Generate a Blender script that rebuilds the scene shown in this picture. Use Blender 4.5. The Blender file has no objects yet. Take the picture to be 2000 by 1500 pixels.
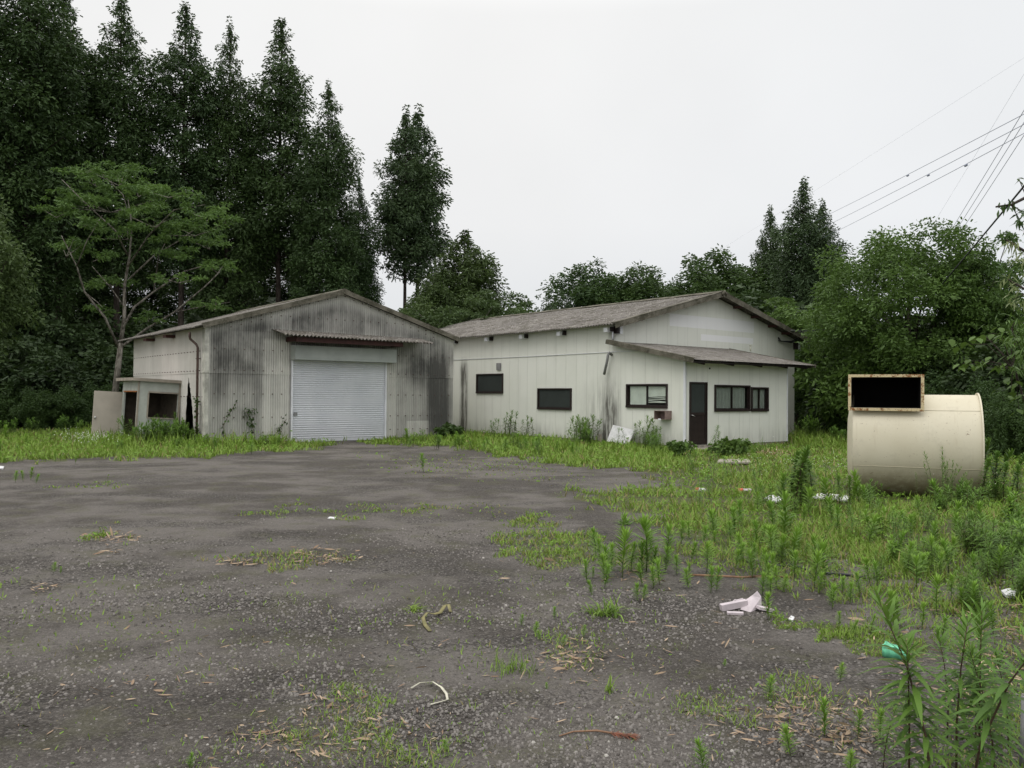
import bpy, math, random
import numpy as np
from mathutils import Vector, Matrix, noise as mnoise
R = math.radians
sc = bpy.context.scene
col = sc.collection
rng = np.random.default_rng(7)
random.seed(7)

# ------------------------------------------------------------------ camera
FPX = 1615.0; CH = 1.6; ROLL = R(0.466); PITCH = R(0.721)
fwd = Vector((0, math.cos(PITCH), math.sin(PITCH)))
r0 = Vector((1, 0, 0)); u0 = Vector((0, -math.sin(PITCH), math.cos(PITCH)))
rgt = math.cos(ROLL)*r0 + math.sin(ROLL)*u0
upv = -math.sin(ROLL)*r0 + math.cos(ROLL)*u0
cam = bpy.data.cameras.new('camera'); cam_o = bpy.data.objects.new('camera', cam); col.objects.link(cam_o)
M = Matrix.Identity(4)
for i in range(3):
    M[i][0] = rgt[i]; M[i][1] = upv[i]; M[i][2] = -fwd[i]
M[2][3] = CH
cam_o.matrix_world = M
cam.sensor_width = 36; cam.sensor_fit = 'HORIZONTAL'; cam.lens = FPX/2000*36
cam.clip_start = 0.05; cam.clip_end = 3000
sc.camera = cam_o
CAM = Vector((0, 0, CH))
def ray(x, y): return fwd + (x-1000)/FPX*rgt - (y-750)/FPX*upv
def G(x, y, z=0.0):
    d = ray(x, y); t = (z-CH)/d.z
    return CAM + t*d
def at(x, y, depth):
    d = ray(x, y); return CAM + d*(depth/d.y)

# ------------------------------------------------------------------ world, sun, exposure
SUN_EL, SUN_AZ = 58, 215
w = bpy.data.worlds.new('World'); sc.world = w; w.use_nodes = True
nt = w.node_tree; nt.nodes.clear()
def wn(t, **k):
    n = nt.nodes.new(t)
    for a, b in k.items(): setattr(n, a, b)
    return n
out = wn('ShaderNodeOutputWorld'); bg = wn('ShaderNodeBackground')
sky = wn('ShaderNodeTexSky', sky_type='NISHITA'); sky.sun_disc = False
sky.sun_elevation = R(SUN_EL); sky.sun_rotation = R(SUN_AZ); sky.air_density = 1.0; sky.dust_density = 6.0
hs = wn('ShaderNodeHueSaturation'); hs.inputs['Saturation'].default_value = 0.12; hs.inputs['Value'].default_value = 0.12
nt.links.new(sky.outputs[0], hs.inputs['Color'])
tc = wn('ShaderNodeTexCoord'); sp = wn('ShaderNodeSeparateXYZ'); nt.links.new(tc.outputs['Generated'], sp.inputs[0])
cr = wn('ShaderNodeValToRGB'); nt.links.new(sp.outputs['Z'], cr.inputs[0])
e = cr.color_ramp.elements
e[0].position = 0.0; e[0].color = (0.77, 0.80, 0.835, 1)
e[1].position = 1.0; e[1].color = (2.5, 2.47, 2.42, 1)
for p, c in ((0.10, (0.83, 0.85, 0.87)), (0.20, (0.91, 0.915, 0.92)), (0.42, (0.945, 0.945, 0.94)), (0.60, (1.5, 1.49, 1.47))):
    q = e.new(p); q.color = (*c, 1)
cr2 = wn('ShaderNodeValToRGB'); nt.links.new(sp.outputs['X'], cr2.inputs[0])
cr2.color_ramp.elements[0].position = 0.0; cr2.color_ramp.elements[0].color = (1, 1, 1, 1)
cr2.color_ramp.elements[1].position = 0.6; cr2.color_ramp.elements[1].color = (0.955, 0.975, 1.0, 1)
mx = wn('ShaderNodeMix', data_type='RGBA', blend_type='MULTIPLY'); mx.inputs[0].default_value = 1
nt.links.new(cr.outputs[0], mx.inputs[6]); nt.links.new(cr2.outputs[0], mx.inputs[7])
mx2 = wn('ShaderNodeMix', data_type='RGBA', blend_type='MIX'); mx2.inputs[0].default_value = 0.06
nt.links.new(mx.outputs[2], mx2.inputs[6]); nt.links.new(hs.outputs[0], mx2.inputs[7])
cn_ = wn('ShaderNodeTexNoise'); cn_.inputs['Scale'].default_value = 3.0; cn_.inputs['Detail'].default_value = 5; nt.links.new(tc.outputs['Generated'], cn_.inputs['Vector'])
cm_ = wn('ShaderNodeMapRange'); nt.links.new(cn_.outputs[0], cm_.inputs[0]); cm_.inputs[1].default_value = 0.3; cm_.inputs[2].default_value = 0.7; cm_.inputs[3].default_value = 0.965; cm_.inputs[4].default_value = 1.02
mx3 = wn('ShaderNodeVectorMath', operation='SCALE'); nt.links.new(mx2.outputs[2], mx3.inputs[0]); nt.links.new(cm_.outputs[0], mx3.inputs['Scale']); nt.links.new(mx3.outputs[0], bg.inputs[0]); bg.inputs[1].default_value = 1.0
nt.links.new(bg.outputs[0], out.inputs[0])
sl = bpy.data.lights.new('sun', 'SUN'); sl.energy = 0.55; sl.angle = R(25); sl.color = (1, 0.97, 0.92)
so = bpy.data.objects.new('sun', sl); col.objects.link(so)
saz = R(SUN_AZ)
sdir = Vector((math.sin(saz)*math.cos(R(SUN_EL)), math.cos(saz)*math.cos(R(SUN_EL)), math.sin(R(SUN_EL))))
so.rotation_euler = (-sdir).to_track_quat('-Z', 'Y').to_euler(); so.location = (0, 0, 40)
sc.view_settings.view_transform = 'Standard'; sc.view_settings.look = 'None'
sc.view_settings.exposure = 0.0; sc.view_settings.gamma = 1
sc.render.engine = 'CYCLES'

# ------------------------------------------------------------------ material helpers
class NT:
    def __init__(s, name):
        s.m = bpy.data.materials.new(name); s.m.use_nodes = True; s.t = s.m.node_tree
        s.b = s.t.nodes['Principled BSDF']; s.o = s.t.nodes['Material Output']
    def n(s, t, **k):
        x = s.t.nodes.new(t)
        for a, b in k.items(): setattr(x, a, b)
        return x
    def put(s, sock, v):
        if isinstance(v, bpy.types.NodeSocket): s.t.links.new(v, sock)
        elif isinstance(v, (tuple, list)) and len(v) == 3 and sock.type == 'RGBA': sock.default_value = (*v, 1)
        else: sock.default_value = v
    def ma(s, op, a, b=0.0, c=None, clamp=False):
        x = s.n('ShaderNodeMath', operation=op); x.use_clamp = clamp
        s.put(x.inputs[0], a); s.put(x.inputs[1], b)
        if c is not None: s.put(x.inputs[2], c)
        return x.outputs[0]
    def mul(s, a, b): return s.ma('MULTIPLY', a, b)
    def add(s, a, b): return s.ma('ADD', a, b)
    def sub(s, a, b): return s.ma('SUBTRACT', a, b)
    def ss(s, v, a, b):
        x = s.n('ShaderNodeMapRange', interpolation_type='SMOOTHSTEP')
        s.put(x.inputs[0], v); x.inputs[1].default_value = a; x.inputs[2].default_value = b
        x.inputs[3].default_value = 0; x.inputs[4].default_value = 1
        return x.outputs[0]
    def band(s, v, a, b, soft):
        return s.mul(s.ss(v, a-soft, a+soft), s.sub(1.0, s.ss(v, b-soft, b+soft)))
    def mix(s, f, a, b, mode='MIX'):
        x = s.n('ShaderNodeMix', data_type='RGBA', blend_type=mode); s.put(x.inputs[0], f); s.put(x.inputs[6], a); s.put(x.inputs[7], b)
        return x.outputs[2]
    def co(s, kind='Object'):
        c = s.n('ShaderNodeTexCoord').outputs[kind]; sp = s.n('ShaderNodeSeparateXYZ'); s.t.links.new(c, sp.inputs[0])
        return c, sp.outputs[0], sp.outputs[1], sp.outputs[2]
    def noise(s, vec, scale, detail=4, rough=0.55, stretch=None):
        if stretch:
            mp = s.n('ShaderNodeMapping'); s.t.links.new(vec, mp.inputs[0]); mp.inputs['Scale'].default_value = stretch; vec = mp.outputs[0]
        x = s.n('ShaderNodeTexNoise'); s.t.links.new(vec, x.inputs['Vector']); x.inputs['Scale'].default_value = scale
        x.inputs['Detail'].default_value = detail; x.inputs['Roughness'].default_value = rough
        return x.outputs[0]
    def vor(s, vec, scale, out='Distance'):
        x = s.n('ShaderNodeTexVoronoi'); s.t.links.new(vec, x.inputs['Vector']); x.inputs['Scale'].default_value = scale
        return x.outputs[out]
    def bump(s, h, dist=0.01, strength=1.0):
        x = s.n('ShaderNodeBump'); x.inputs['Distance'].default_value = dist; x.inputs['Strength'].default_value = strength
        s.put(x.inputs['Height'], h); s.t.links.new(x.outputs[0], s.b.inputs['Normal'])
    def fin(s, base, rough=0.8, spec=0.3, metal=0.0):
        s.put(s.b.inputs['Base Color'], base); s.put(s.b.inputs['Roughness'], rough)
        s.b.inputs['Specular IOR Level'].default_value = spec; s.b.inputs['Metallic'].default_value = metal
        return s.m

def plain(name, c, rough=0.7, var=0.25, scale=6, spec=0.3, metal=0.0, stretch=None):
    n = NT(name); v, x, y, z = n.co()
    f = n.noise(v, scale, 5, 0.6, stretch)
    f = n.ss(f, 0.3, 0.7)
    return n.fin(n.mix(f, tuple(a*(1-var) for a in c), tuple(min(1, a*(1+var*0.6)) for a in c)), rough, spec, metal)

def m_shed(name, light=False):
    n = NT(name); v, x, y, z = n.co()
    h = n.add(x, n.mul(y, 1.0))
    if light: h = n.mul(y, 1.0)
    pan = n.ma('FLOOR', n.ma('DIVIDE', h, 0.66)); row = n.ma('GREATER_THAN', z, 2.17)
    wn_ = n.n('ShaderNodeTexWhiteNoise', noise_dimensions='2D'); cb = n.n('ShaderNodeCombineXYZ')
    n.put(cb.inputs[0], pan); n.put(cb.inputs[1], row); n.t.links.new(cb.outputs[0], wn_.inputs['Vector'])
    pv = wn_.outputs['Value']
    streak = n.noise(v, 1.0, 6, 0.65, (9.0, 9.0, 0.3))
    cloud = n.noise(v, 0.9, 4, 0.55)
    fine = n.noise(v, 18, 4, 0.7, (1, 1, 0.3))
    d = n.add(n.mul(n.ss(streak, 0.30, 0.74), 0.36), n.mul(n.ss(cloud, 0.35, 0.65), 0.40))
    d = n.add(d, n.mul(n.sub(pv, 0.5), 0.42))
    d = n.add(d, n.mul(n.sub(fine, 0.5), 0.45))
    if light:
        d = n.mul(d, 0.30)
        d = n.add(d, n.mul(n.sub(1.0, n.ss(z, 0.2, 1.3)), 0.22))
        base = n.mix(n.ma('ADD', d, 0.0, clamp=True), (0.58, 0.555, 0.515), (0.13, 0.12, 0.105))
    else:
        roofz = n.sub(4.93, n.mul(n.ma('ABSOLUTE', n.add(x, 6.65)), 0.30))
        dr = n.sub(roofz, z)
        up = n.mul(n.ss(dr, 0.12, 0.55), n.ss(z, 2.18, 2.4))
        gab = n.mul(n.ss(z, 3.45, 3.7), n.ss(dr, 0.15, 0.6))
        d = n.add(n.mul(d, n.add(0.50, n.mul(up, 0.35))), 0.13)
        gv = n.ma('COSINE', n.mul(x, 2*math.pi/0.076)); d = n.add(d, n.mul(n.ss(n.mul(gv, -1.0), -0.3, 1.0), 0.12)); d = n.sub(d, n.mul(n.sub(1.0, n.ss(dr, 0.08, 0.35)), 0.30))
        d = n.add(d, n.mul(gab, 0.27))
        d = n.add(d, n.mul(n.mul(n.band(x, -11.0, -9.3, 0.15), n.ss(z, 0.1, 2.4)), 0.34))
        d = n.add(d, n.mul(n.mul(n.band(x, -3.2, -2.35, 0.2), n.sub(1.0, n.ss(z, 2.4, 3.3))), 0.55))
        d = n.add(d, n.mul(n.mul(n.band(x, -4.0, -3.2, 0.2), n.band(z, 1.9, 3.1, 0.3)), 0.3))
        d = n.add(d, n.mul(n.band(x, -4.45, -2.3, 0.1), 0.14))
        d = n.sub(d, n.mul(n.mul(n.band(x, -9.35, -8.5, 0.05), n.sub(1.0, n.ss(z, 3.2, 3.35))), 0.30))
        d = n.sub(d, n.mul(n.mul(n.band(x, -5.0, -4.55, 0.05), n.sub(1.0, n.ss(z, 3.0, 3.3))), 0.30))
        d = n.sub(d, n.mul(n.band(x, -11.3, -11.02, 0.02), 0.45))
        d = n.sub(d, n.mul(n.mul(n.band(x, -4.1, -3.2, 0.05), n.sub(1.0, n.ss(z, 0.62, 0.64))), 0.35))
        base = n.mix(n.ma('ADD', d, 0.0, clamp=True), (0.545, 0.535, 0.49), (0.085, 0.084, 0.078))
    n.bump(fine, 0.004)
    return n.fin(base, 0.9, 0.15)

def m_white(name):
    n = NT(name); v, x, y, z = n.co()
    geo = n.n('ShaderNodeNewGeometry')
    # panel joints on both wall directions
    def joint(c, p):
        f = n.ma('FRACT', n.ma('DIVIDE', c, p)); f = n.ma('ABSOLUTE', n.sub(f, 0.5))
        return n.ss(f, 0.5-0.010/p, 0.5-0.004/p)
    vt = n.n('ShaderNodeVectorTransform', vector_type='NORMAL', convert_from='WORLD', convert_to='OBJECT')
    n.t.links.new(geo.outputs['Normal'], vt.inputs[0]); sp = n.n('ShaderNodeSeparateXYZ'); n.t.links.new(vt.outputs[0], sp.inputs[0])
    side = n.ma('GREATER_THAN', n.ma('ABSOLUTE', sp.outputs[0]), 0.7)
    jy = joint(y, 0.53); jx = joint(x, 0.53)
    j = n.add(n.mul(side, jy), n.mul(n.sub(1.0, side), jx))
    streak = n.noise(v, 1.0, 6, 0.6, (4, 4, 0.25)); cloud = n.noise(v, 0.5, 4, 0.6); fine = n.noise(v, 25, 3, 0.6, (1, 1, 0.4))
    base = n.mix(n.ss(cloud, 0.3, 0.7), (0.69, 0.70, 0.63), (0.75, 0.755, 0.69))
    d = n.mul(n.ss(streak, 0.5, 0.75), 0.10)
    br = n.noise(v, 2.0, 6, 0.7, (3, 3, 0.35)); brk = n.add(0.12, n.mul(n.ss(br, 0.30, 0.72), 0.88))
    on0 = n.sub(1.0, n.ss(n.ma('ABSOLUTE', x), 0.02, 0.05))
    s1 = n.mul(n.mul(n.band(y, 11.25, 11.75, 0.12), n.sub(1.0, n.ss(z, 2.6, 3.2))), 1.3)
    s2 = n.mul(n.mul(n.band(y, 2.75, 3.5, 0.30), n.sub(1.0, n.ss(z, 0.8, 2.9))), 1.15)
    s3 = n.mul(n.mul(n.band(y, 2.9, 4.5, 0.4), n.sub(1.0, n.ss(z, 1.2, 2.4))), 0.35)
    s4 = n.mul(n.mul(n.band(y, 2.7, 3.2, 0.1), n.band(z, 3.32, 3.7, 0.12)), 1.2)
    d2 = n.mul(n.mul(n.add(n.add(s1, s2), n.add(s3, s4)), on0), brk)
    low = n.mul(n.sub(1.0, n.ss(z, 0.12, 0.75)), n.mul(brk, 0.42))
    d = n.ma('ADD', n.add(d, d2), low, clamp=True)
    base = n.mix(d, base, (0.115, 0.11, 0.095))
    base = n.mix(n.mul(j, 0.26), base, (0.22, 0.22, 0.19))
    # paler overpainted rectangles on the gable
    bp = n.mul(n.add(n.mul(n.band(x, 2.75, 7.6, 0.01), n.band(z, 4.03, 4.46, 0.01)), n.mul(n.band(x, 4.45, 7.55, 0.01), n.band(z, 3.6, 3.83, 0.01))), n.ma('GREATER_THAN', y, 2.5))
    base = n.mix(n.mul(bp, 0.9), base, (0.80, 0.80, 0.80))
    n.bump(n.add(n.mul(j, -1.0), n.mul(fine, 0.2)), 0.006)
    return n.fin(base, 0.65, 0.3)

def m_roof(name, moss=0.35):
    n = NT(name); v, x, y, z = n.co()
    a = n.noise(v, 3.0, 6, 0.7); b = n.noise(v, 11, 6, 0.8); c = n.noise(v, 0.5, 3, 0.5)
    base = n.mix(n.ss(c, 0.35, 0.65), (0.146, 0.134, 0.124), (0.200, 0.184, 0.170))
    base = n.mix(n.ss(a, 0.42, 0.62), base, (0.095, 0.086, 0.072))
    base = n.mix(n.mul(n.ss(b, 0.54, 0.66), 0.8), base, (0.50, 0.48, 0.42))
    base = n.mix(n.mul(n.ss(n.noise(v, 5, 4, 0.6), 0.6, 0.75), moss), base, (0.10, 0.11, 0.04))
    n.bump(b, 0.01)
    return n.fin(base, 0.95, 0.1)

def m_barge(name):
    n = NT(name); v, x, y, z = n.co()
    a = n.noise(v, 2.0, 6, 0.7); b = n.noise(v, 30, 4, 0.7)
    base = n.mix(n.ss(a, 0.35, 0.65), (0.165, 0.152, 0.122), (0.062, 0.058, 0.042))
    base = n.mix(n.mul(n.ss(b, 0.55, 0.7), 0.5), base, (0.36, 0.35, 0.29))
    n.bump(b, 0.006)
    return n.fin(base, 0.95, 0.1)

def m_ground():
    n = NT('lot_gravel'); v, x, y, z = n.co('Object')
    big = n.noise(v, 0.38, 6, 0.62); big2 = n.noise(v, 1.3, 5, 0.6); fine = n.noise(v, 22, 6, 0.85); st = n.vor(v, 85, 'Color')
    stc = n.n('ShaderNodeSeparateColor'); n.t.links.new(st, stc.inputs[0]); stv = stc.outputs[0]
    base = n.mix(n.ss(n.add(n.mul(big, 0.65), n.mul(big2, 0.35)), 0.43, 0.56), (0.057, 0.050, 0.043), (0.132, 0.119, 0.108))
    base = n.mix(n.mul(n.ss(stv, 0.6, 1.0), 0.45), base, (0.185, 0.168, 0.152))
    base = n.mix(n.mul(n.sub(1.0, n.ss(stv, 0.0, 0.3)), 0.4), base, (0.045, 0.042, 0.04))
    base = n.mix(n.mul(n.ss(n.noise(v, 2.1, 6, 0.65), 0.48, 0.66), 0.42), base, (0.080, 0.080, 0.040))
    base = n.mix(n.mul(n.ss(fine, 0.53, 0.66), 0.50), base, (0.185, 0.168, 0.148))
    base = n.mix(n.mul(n.sub(1.0, n.ss(fine, 0.34, 0.46)), 0.5), base, (0.030, 0.027, 0.024))
    crs = n.ss(n.noise(v, 0.55, 5, 0.6, (1, 1.6, 1)), 0.47, 0.60)
    s2 = n.n('ShaderNodeSeparateColor'); n.t.links.new(n.vor(v, 44, 'Color'), s2.inputs[0]); e2 = n.vor(v, 44)
    gcol = n.mix(n.ss(s2.outputs[1], 0.2, 0.9), (0.055, 0.050, 0.045), (0.215, 0.198, 0.185)); gcol = n.mix(n.ss(e2, 0.30, 0.62), gcol, (0.028, 0.025, 0.022))
    base = n.mix(n.mul(crs, n.mul(n.ss(s2.outputs[2], 0.35, 0.6), 0.80)), base, gcol)
    sp_ = n.noise(v, 75, 3, 0.7); base = n.mix(n.mul(n.ss(sp_, 0.62, 0.70), 0.7), base, (0.26, 0.245, 0.23))
    at_ = n.n('ShaderNodeAttribute', attribute_name='grass')
    g = n.ma('ADD', at_.outputs['Fac'], n.mul(n.sub(n.noise(v, 4, 5, 0.65), 0.5), 0.7), clamp=True)
    gc = n.mix(n.ss(n.noise(v, 9, 4, 0.6), 0.4, 0.65), (0.060, 0.085, 0.024), (0.115, 0.105, 0.045))
    base = n.mix(n.mul(n.ss(g, 0.35, 0.9), 0.85), base, gc)
    vd = n.vor(v, 85)
    n.bump(n.add(n.mul(vd, -0.6), n.add(n.mul(fine, 1.1), n.mul(n.mul(e2, crs), -1.2))), 0.014)
    return n.fin(base, 0.92, 0.2)

def m_leaf(name, c1, c2, trans=0.22, rough=0.55):
    n = NT(name); a = n.n('ShaderNodeAttribute', attribute_name='tint')
    base = n.mix(a.outputs['Fac'], c1, c2)
    oi = n.n('ShaderNodeObjectInfo').outputs['Random']
    base = n.mix(n.mul(oi, 0.35), base, tuple(q_*r_ for q_, r_ in zip(c2, (1.15, 1.0, 0.8))))
    n.fin(base, rough, 0.25)
    tr = n.n('ShaderNodeBsdfTranslucent'); n.put(tr.inputs[0], n.mix(0.2, base, (0.22, 0.34, 0.06), 'MIX'))
    mxs = n.n('ShaderNodeMixShader'); mxs.inputs[0].default_value = trans
    n.t.links.new(n.b.outputs[0], mxs.inputs[1]); n.t.links.new(tr.outputs[0], mxs.inputs[2]); n.t.links.new(mxs.outputs[0], n.o.inputs[0])
    return n.m

def m_bark(name, c1, c2, sc_=4):
    n = NT(name); v, x, y, z = n.co(); f = n.noise(v, sc_, 6, 0.7, (3, 3, 0.7)); n.bump(f, 0.03)
    return n.fin(n.mix(n.ss(f, 0.4, 0.6), c1, c2), 0.95, 0.1)

def m_glass(name, tint=(0.55, 0.6, 0.58), trans=0.75):
    n = NT(name); gl = n.n('ShaderNodeBsdfGlossy'); gl.inputs['Roughness'].default_value = 0.04; gl.inputs[0].default_value = (0.9, 0.9, 0.9, 1)
    tr = n.n('ShaderNodeBsdfTransparent'); tr.inputs[0].default_value = (*[t*trans for t in tint], 1)
    fr = n.n('ShaderNodeFresnel'); fr.inputs[0].default_value = 1.45
    m = n.n('ShaderNodeMixShader'); bf = n.n('ShaderNodeNewGeometry').outputs['Backfacing']; n.t.links.new(n.mul(fr.outputs[0], n.sub(1.0, bf)), m.inputs[0]); n.t.links.new(tr.outputs[0], m.inputs[1]); n.t.links.new(gl.outputs[0], m.inputs[2])
    n.t.links.new(m.outputs[0], n.o.inputs[0]); return n.m

def m_tank():
    n = NT('tank_cream_paint'); v, x, y, z = n.co()
    a = n.noise(v, 1.6, 4, 0.5); b = n.noise(v, 9, 6, 0.7); c = n.noise(v, 9, 5, 0.8, (1, 1, 2))
    base = n.mix(n.ss(a, 0.3, 0.7), (0.55, 0.505, 0.385), (0.61, 0.565, 0.445))
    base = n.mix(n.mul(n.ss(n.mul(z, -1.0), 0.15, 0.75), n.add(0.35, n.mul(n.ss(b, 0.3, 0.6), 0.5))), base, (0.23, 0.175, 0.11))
    run = n.noise(v, 1.0, 5, 0.7, (16, 2, 1.2)); base = n.mix(n.mul(n.ss(run, 0.56, 0.74), 0.28), base, (0.30, 0.22, 0.13))
    grm = n.noise(v, 3.2, 6, 0.75); base = n.mix(n.mul(n.ss(grm, 0.52, 0.72), 0.22), base, (0.28, 0.25, 0.18))
    base = n.mix(n.mul(n.ss(c, 0.65, 0.68), 0.85), base, (0.10, 0.035, 0.02))
    base = n.mix(n.mul(n.ss(n.noise(v, 40, 2, 0.5), 0.72, 0.76), 0.8), base, (0.10, 0.04, 0.02))
    n.bump(a, 0.01)
    return n.fin(base, 0.7, 0.22)
def m_rust():
    n = NT('rusty_cream_flange'); v, x, y, z = n.co()
    a = n.noise(v, 14, 6, 0.7); b = n.noise(v, 55, 3, 0.6)
    base = n.mix(n.ss(a, 0.50, 0.60), (0.60, 0.50, 0.31), (0.22, 0.085, 0.03))
    base = n.mix(n.ss(b, 0.60, 0.68), base, (0.06, 0.03, 0.02))
    return n.fin(base, 0.8, 0.2)
def m_shutter():
    n = NT('shutter_steel'); v, x, y, z = n.co()
    a = n.noise(v, 1.5, 4, 0.6, (1, 1, 0.5)); base = n.mix(n.ss(a, 0.3, 0.7), (0.62, 0.635, 0.67), (0.68, 0.69, 0.72))
    low = n.sub(1.0, n.ss(z, 0.1, 0.9)); base = n.mix(n.mul(low, n.mul(n.noise(v, 6, 5, 0.7), 0.35)), base, (0.25, 0.24, 0.22))
    return n.fin(base, 0.45, 0.4, 0.15)

MT = dict(
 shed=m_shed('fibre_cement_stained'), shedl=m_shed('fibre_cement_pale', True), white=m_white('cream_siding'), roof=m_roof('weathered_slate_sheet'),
 barge=m_barge('mossy_barge'), ground=m_ground(), tank=m_tank(), rust=m_rust(), shutter=m_shutter(),
 bolt=plain('rusty_bolt', (0.10, 0.06, 0.05)), redbrown=plain('red_brown_steel', (0.06, 0.022, 0.019), 0.6, 0.3, 5),
 boxw=plain('shutter_box_paint', (0.36, 0.385, 0.36), 0.6, 0.12, 2), frame=plain('dark_bronze_frame', (0.024, 0.016, 0.015), 0.45, 0.25, 8),
 screen=plain('insect_screen', (0.030, 0.037, 0.034), 0.7, 0.15, 2), dark=plain('dark_interior', (0.03, 0.03, 0.028)), cream=plain('cream_trim', (0.60, 0.60, 0.50), 0.6, 0.12, 3),
 wtrim=plain('white_trim', (0.72, 0.73, 0.76), 0.5, 0.08, 3), conc=plain('old_concrete', (0.30, 0.27, 0.23), 0.95, 0.35, 9), brown=plain('brown_pipe', (0.10, 0.065, 0.055), 0.6, 0.3, 6),
 grey=plain('grey_plastic', (0.22, 0.22, 0.22), 0.6, 0.2, 6), blind=plain('pale_blind', (0.80, 0.83, 0.78), 0.6, 0.1, 4), curtain=plain('faded_curtain', (0.30, 0.32, 0.30), 0.9, 0.2, 9, stretch=(6, 6, 0.6)),
 glass=m_glass('window_glass', (0.95, 0.97, 0.95), 0.95), mail=plain('dull_red_brown_box', (0.23, 0.165, 0.15), 0.6, 0.25, 10), booth=plain('booth_panel', (0.44, 0.46, 0.42), 0.6, 0.14, 2.5), door=plain('beige_door', (0.47, 0.42, 0.36), 0.6, 0.10, 2),
 fascia=plain('booth_fascia', (0.33, 0.29, 0.24), 0.7, 0.25, 4), orange=plain('rusty_lintel', (0.30, 0.11, 0.03), 0.8, 0.3, 8), metal=plain('bright_metal', (0.55, 0.55, 0.55), 0.3, 0.1, 5, 0.5, 0.8),
 wire=plain('wire_blue_grey', (0.30, 0.33, 0.42), 0.5, 0.1), cable=plain('black_cable', (0.02, 0.02, 0.024), 0.5, 0.1), duct=plain('painted_inside_dark', (0.012, 0.010, 0.009), 0.95),
 foam=plain('pinkish_white_plastic', (0.50, 0.44, 0.46), 0.6, 0.15, 12), whitep=plain('dirty_white_board', (0.62, 0.62, 0.62), 0.6, 0.18, 5), mesh=plain('mint_green_mesh', (0.16, 0.55, 0.33), 0.5, 0.25, 40),
 strap=plain('olive_strap', (0.20, 0.18, 0.08), 0.8, 0.3, 10), band=plain('pale_band', (0.52, 0.50, 0.40), 0.6, 0.2, 10), redcan=plain('faded_red_print', (0.60, 0.13, 0.07), 0.5, 0.2, 10),
 stone=None, dry=m_leaf('dry_litter', (0.20, 0.13, 0.085), (0.44, 0.34, 0.24), 0.1, 0.9), stick=plain('dry_stick', (0.22, 0.13, 0.08), 0.9, 0.3, 10), frond=plain('rusty_dead_frond', (0.22, 0.085, 0.05), 0.9, 0.3, 30),
 cedar=m_leaf('cedar_needles', (0.017, 0.037, 0.013), (0.052, 0.094, 0.027), 0.12), cedar2=m_leaf('cedar_needles_far', (0.026, 0.050, 0.022), (0.062, 0.102, 0.038), 0.12),
 pine=m_leaf('open_conifer_needles', (0.026, 0.045, 0.015), (0.065, 0.105, 0.028), 0.15), broad=m_leaf('broad_leaves', (0.038, 0.078, 0.017), (0.095, 0.170, 0.036), 0.25),
 mid=m_leaf('dull_green_leaves', (0.034, 0.062, 0.020), (0.085, 0.135, 0.045), 0.22), broadd=m_leaf('dark_broad_leaves', (0.022, 0.048, 0.015), (0.055, 0.102, 0.027), 0.2), bright=m_leaf('fresh_green_leaves', (0.070, 0.135, 0.018), (0.155, 0.255, 0.045), 0.3),
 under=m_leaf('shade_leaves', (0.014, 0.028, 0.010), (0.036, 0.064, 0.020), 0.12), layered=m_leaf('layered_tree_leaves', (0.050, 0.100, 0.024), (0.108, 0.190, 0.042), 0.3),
 weed=m_leaf('weed_leaves', (0.085, 0.175, 0.022), (0.23, 0.40, 0.06), 0.28), weedd=m_leaf('tall_weed_leaves', (0.055, 0.115, 0.020), (0.140, 0.26, 0.045), 0.25),
 grass=m_leaf('grass_blades', (0.085, 0.155, 0.021), (0.22, 0.34, 0.056), 0.28), drygrass=m_leaf('yellowing_grass', (0.15, 0.15, 0.045), (0.27, 0.23, 0.10), 0.2), pale=m_leaf('pale_bamboo_leaves', (0.11, 0.15, 0.06), (0.22, 0.26, 0.13), 0.3),
 petal=plain('white_petals', (0.75, 0.76, 0.70), 0.7, 0.05), bark=m_bark('cedar_bark', (0.035, 0.028, 0.024), (0.075, 0.062, 0.052)), barkp=m_bark('mottled_pale_bark', (0.07, 0.062, 0.05), (0.24, 0.22, 0.19), 3), stem=plain('reddish_stem', (0.085, 0.055, 0.035), 0.8, 0.3, 20), gstem=plain('green_stem', (0.09, 0.13, 0.04), 0.8, 0.3, 20),
)

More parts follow.
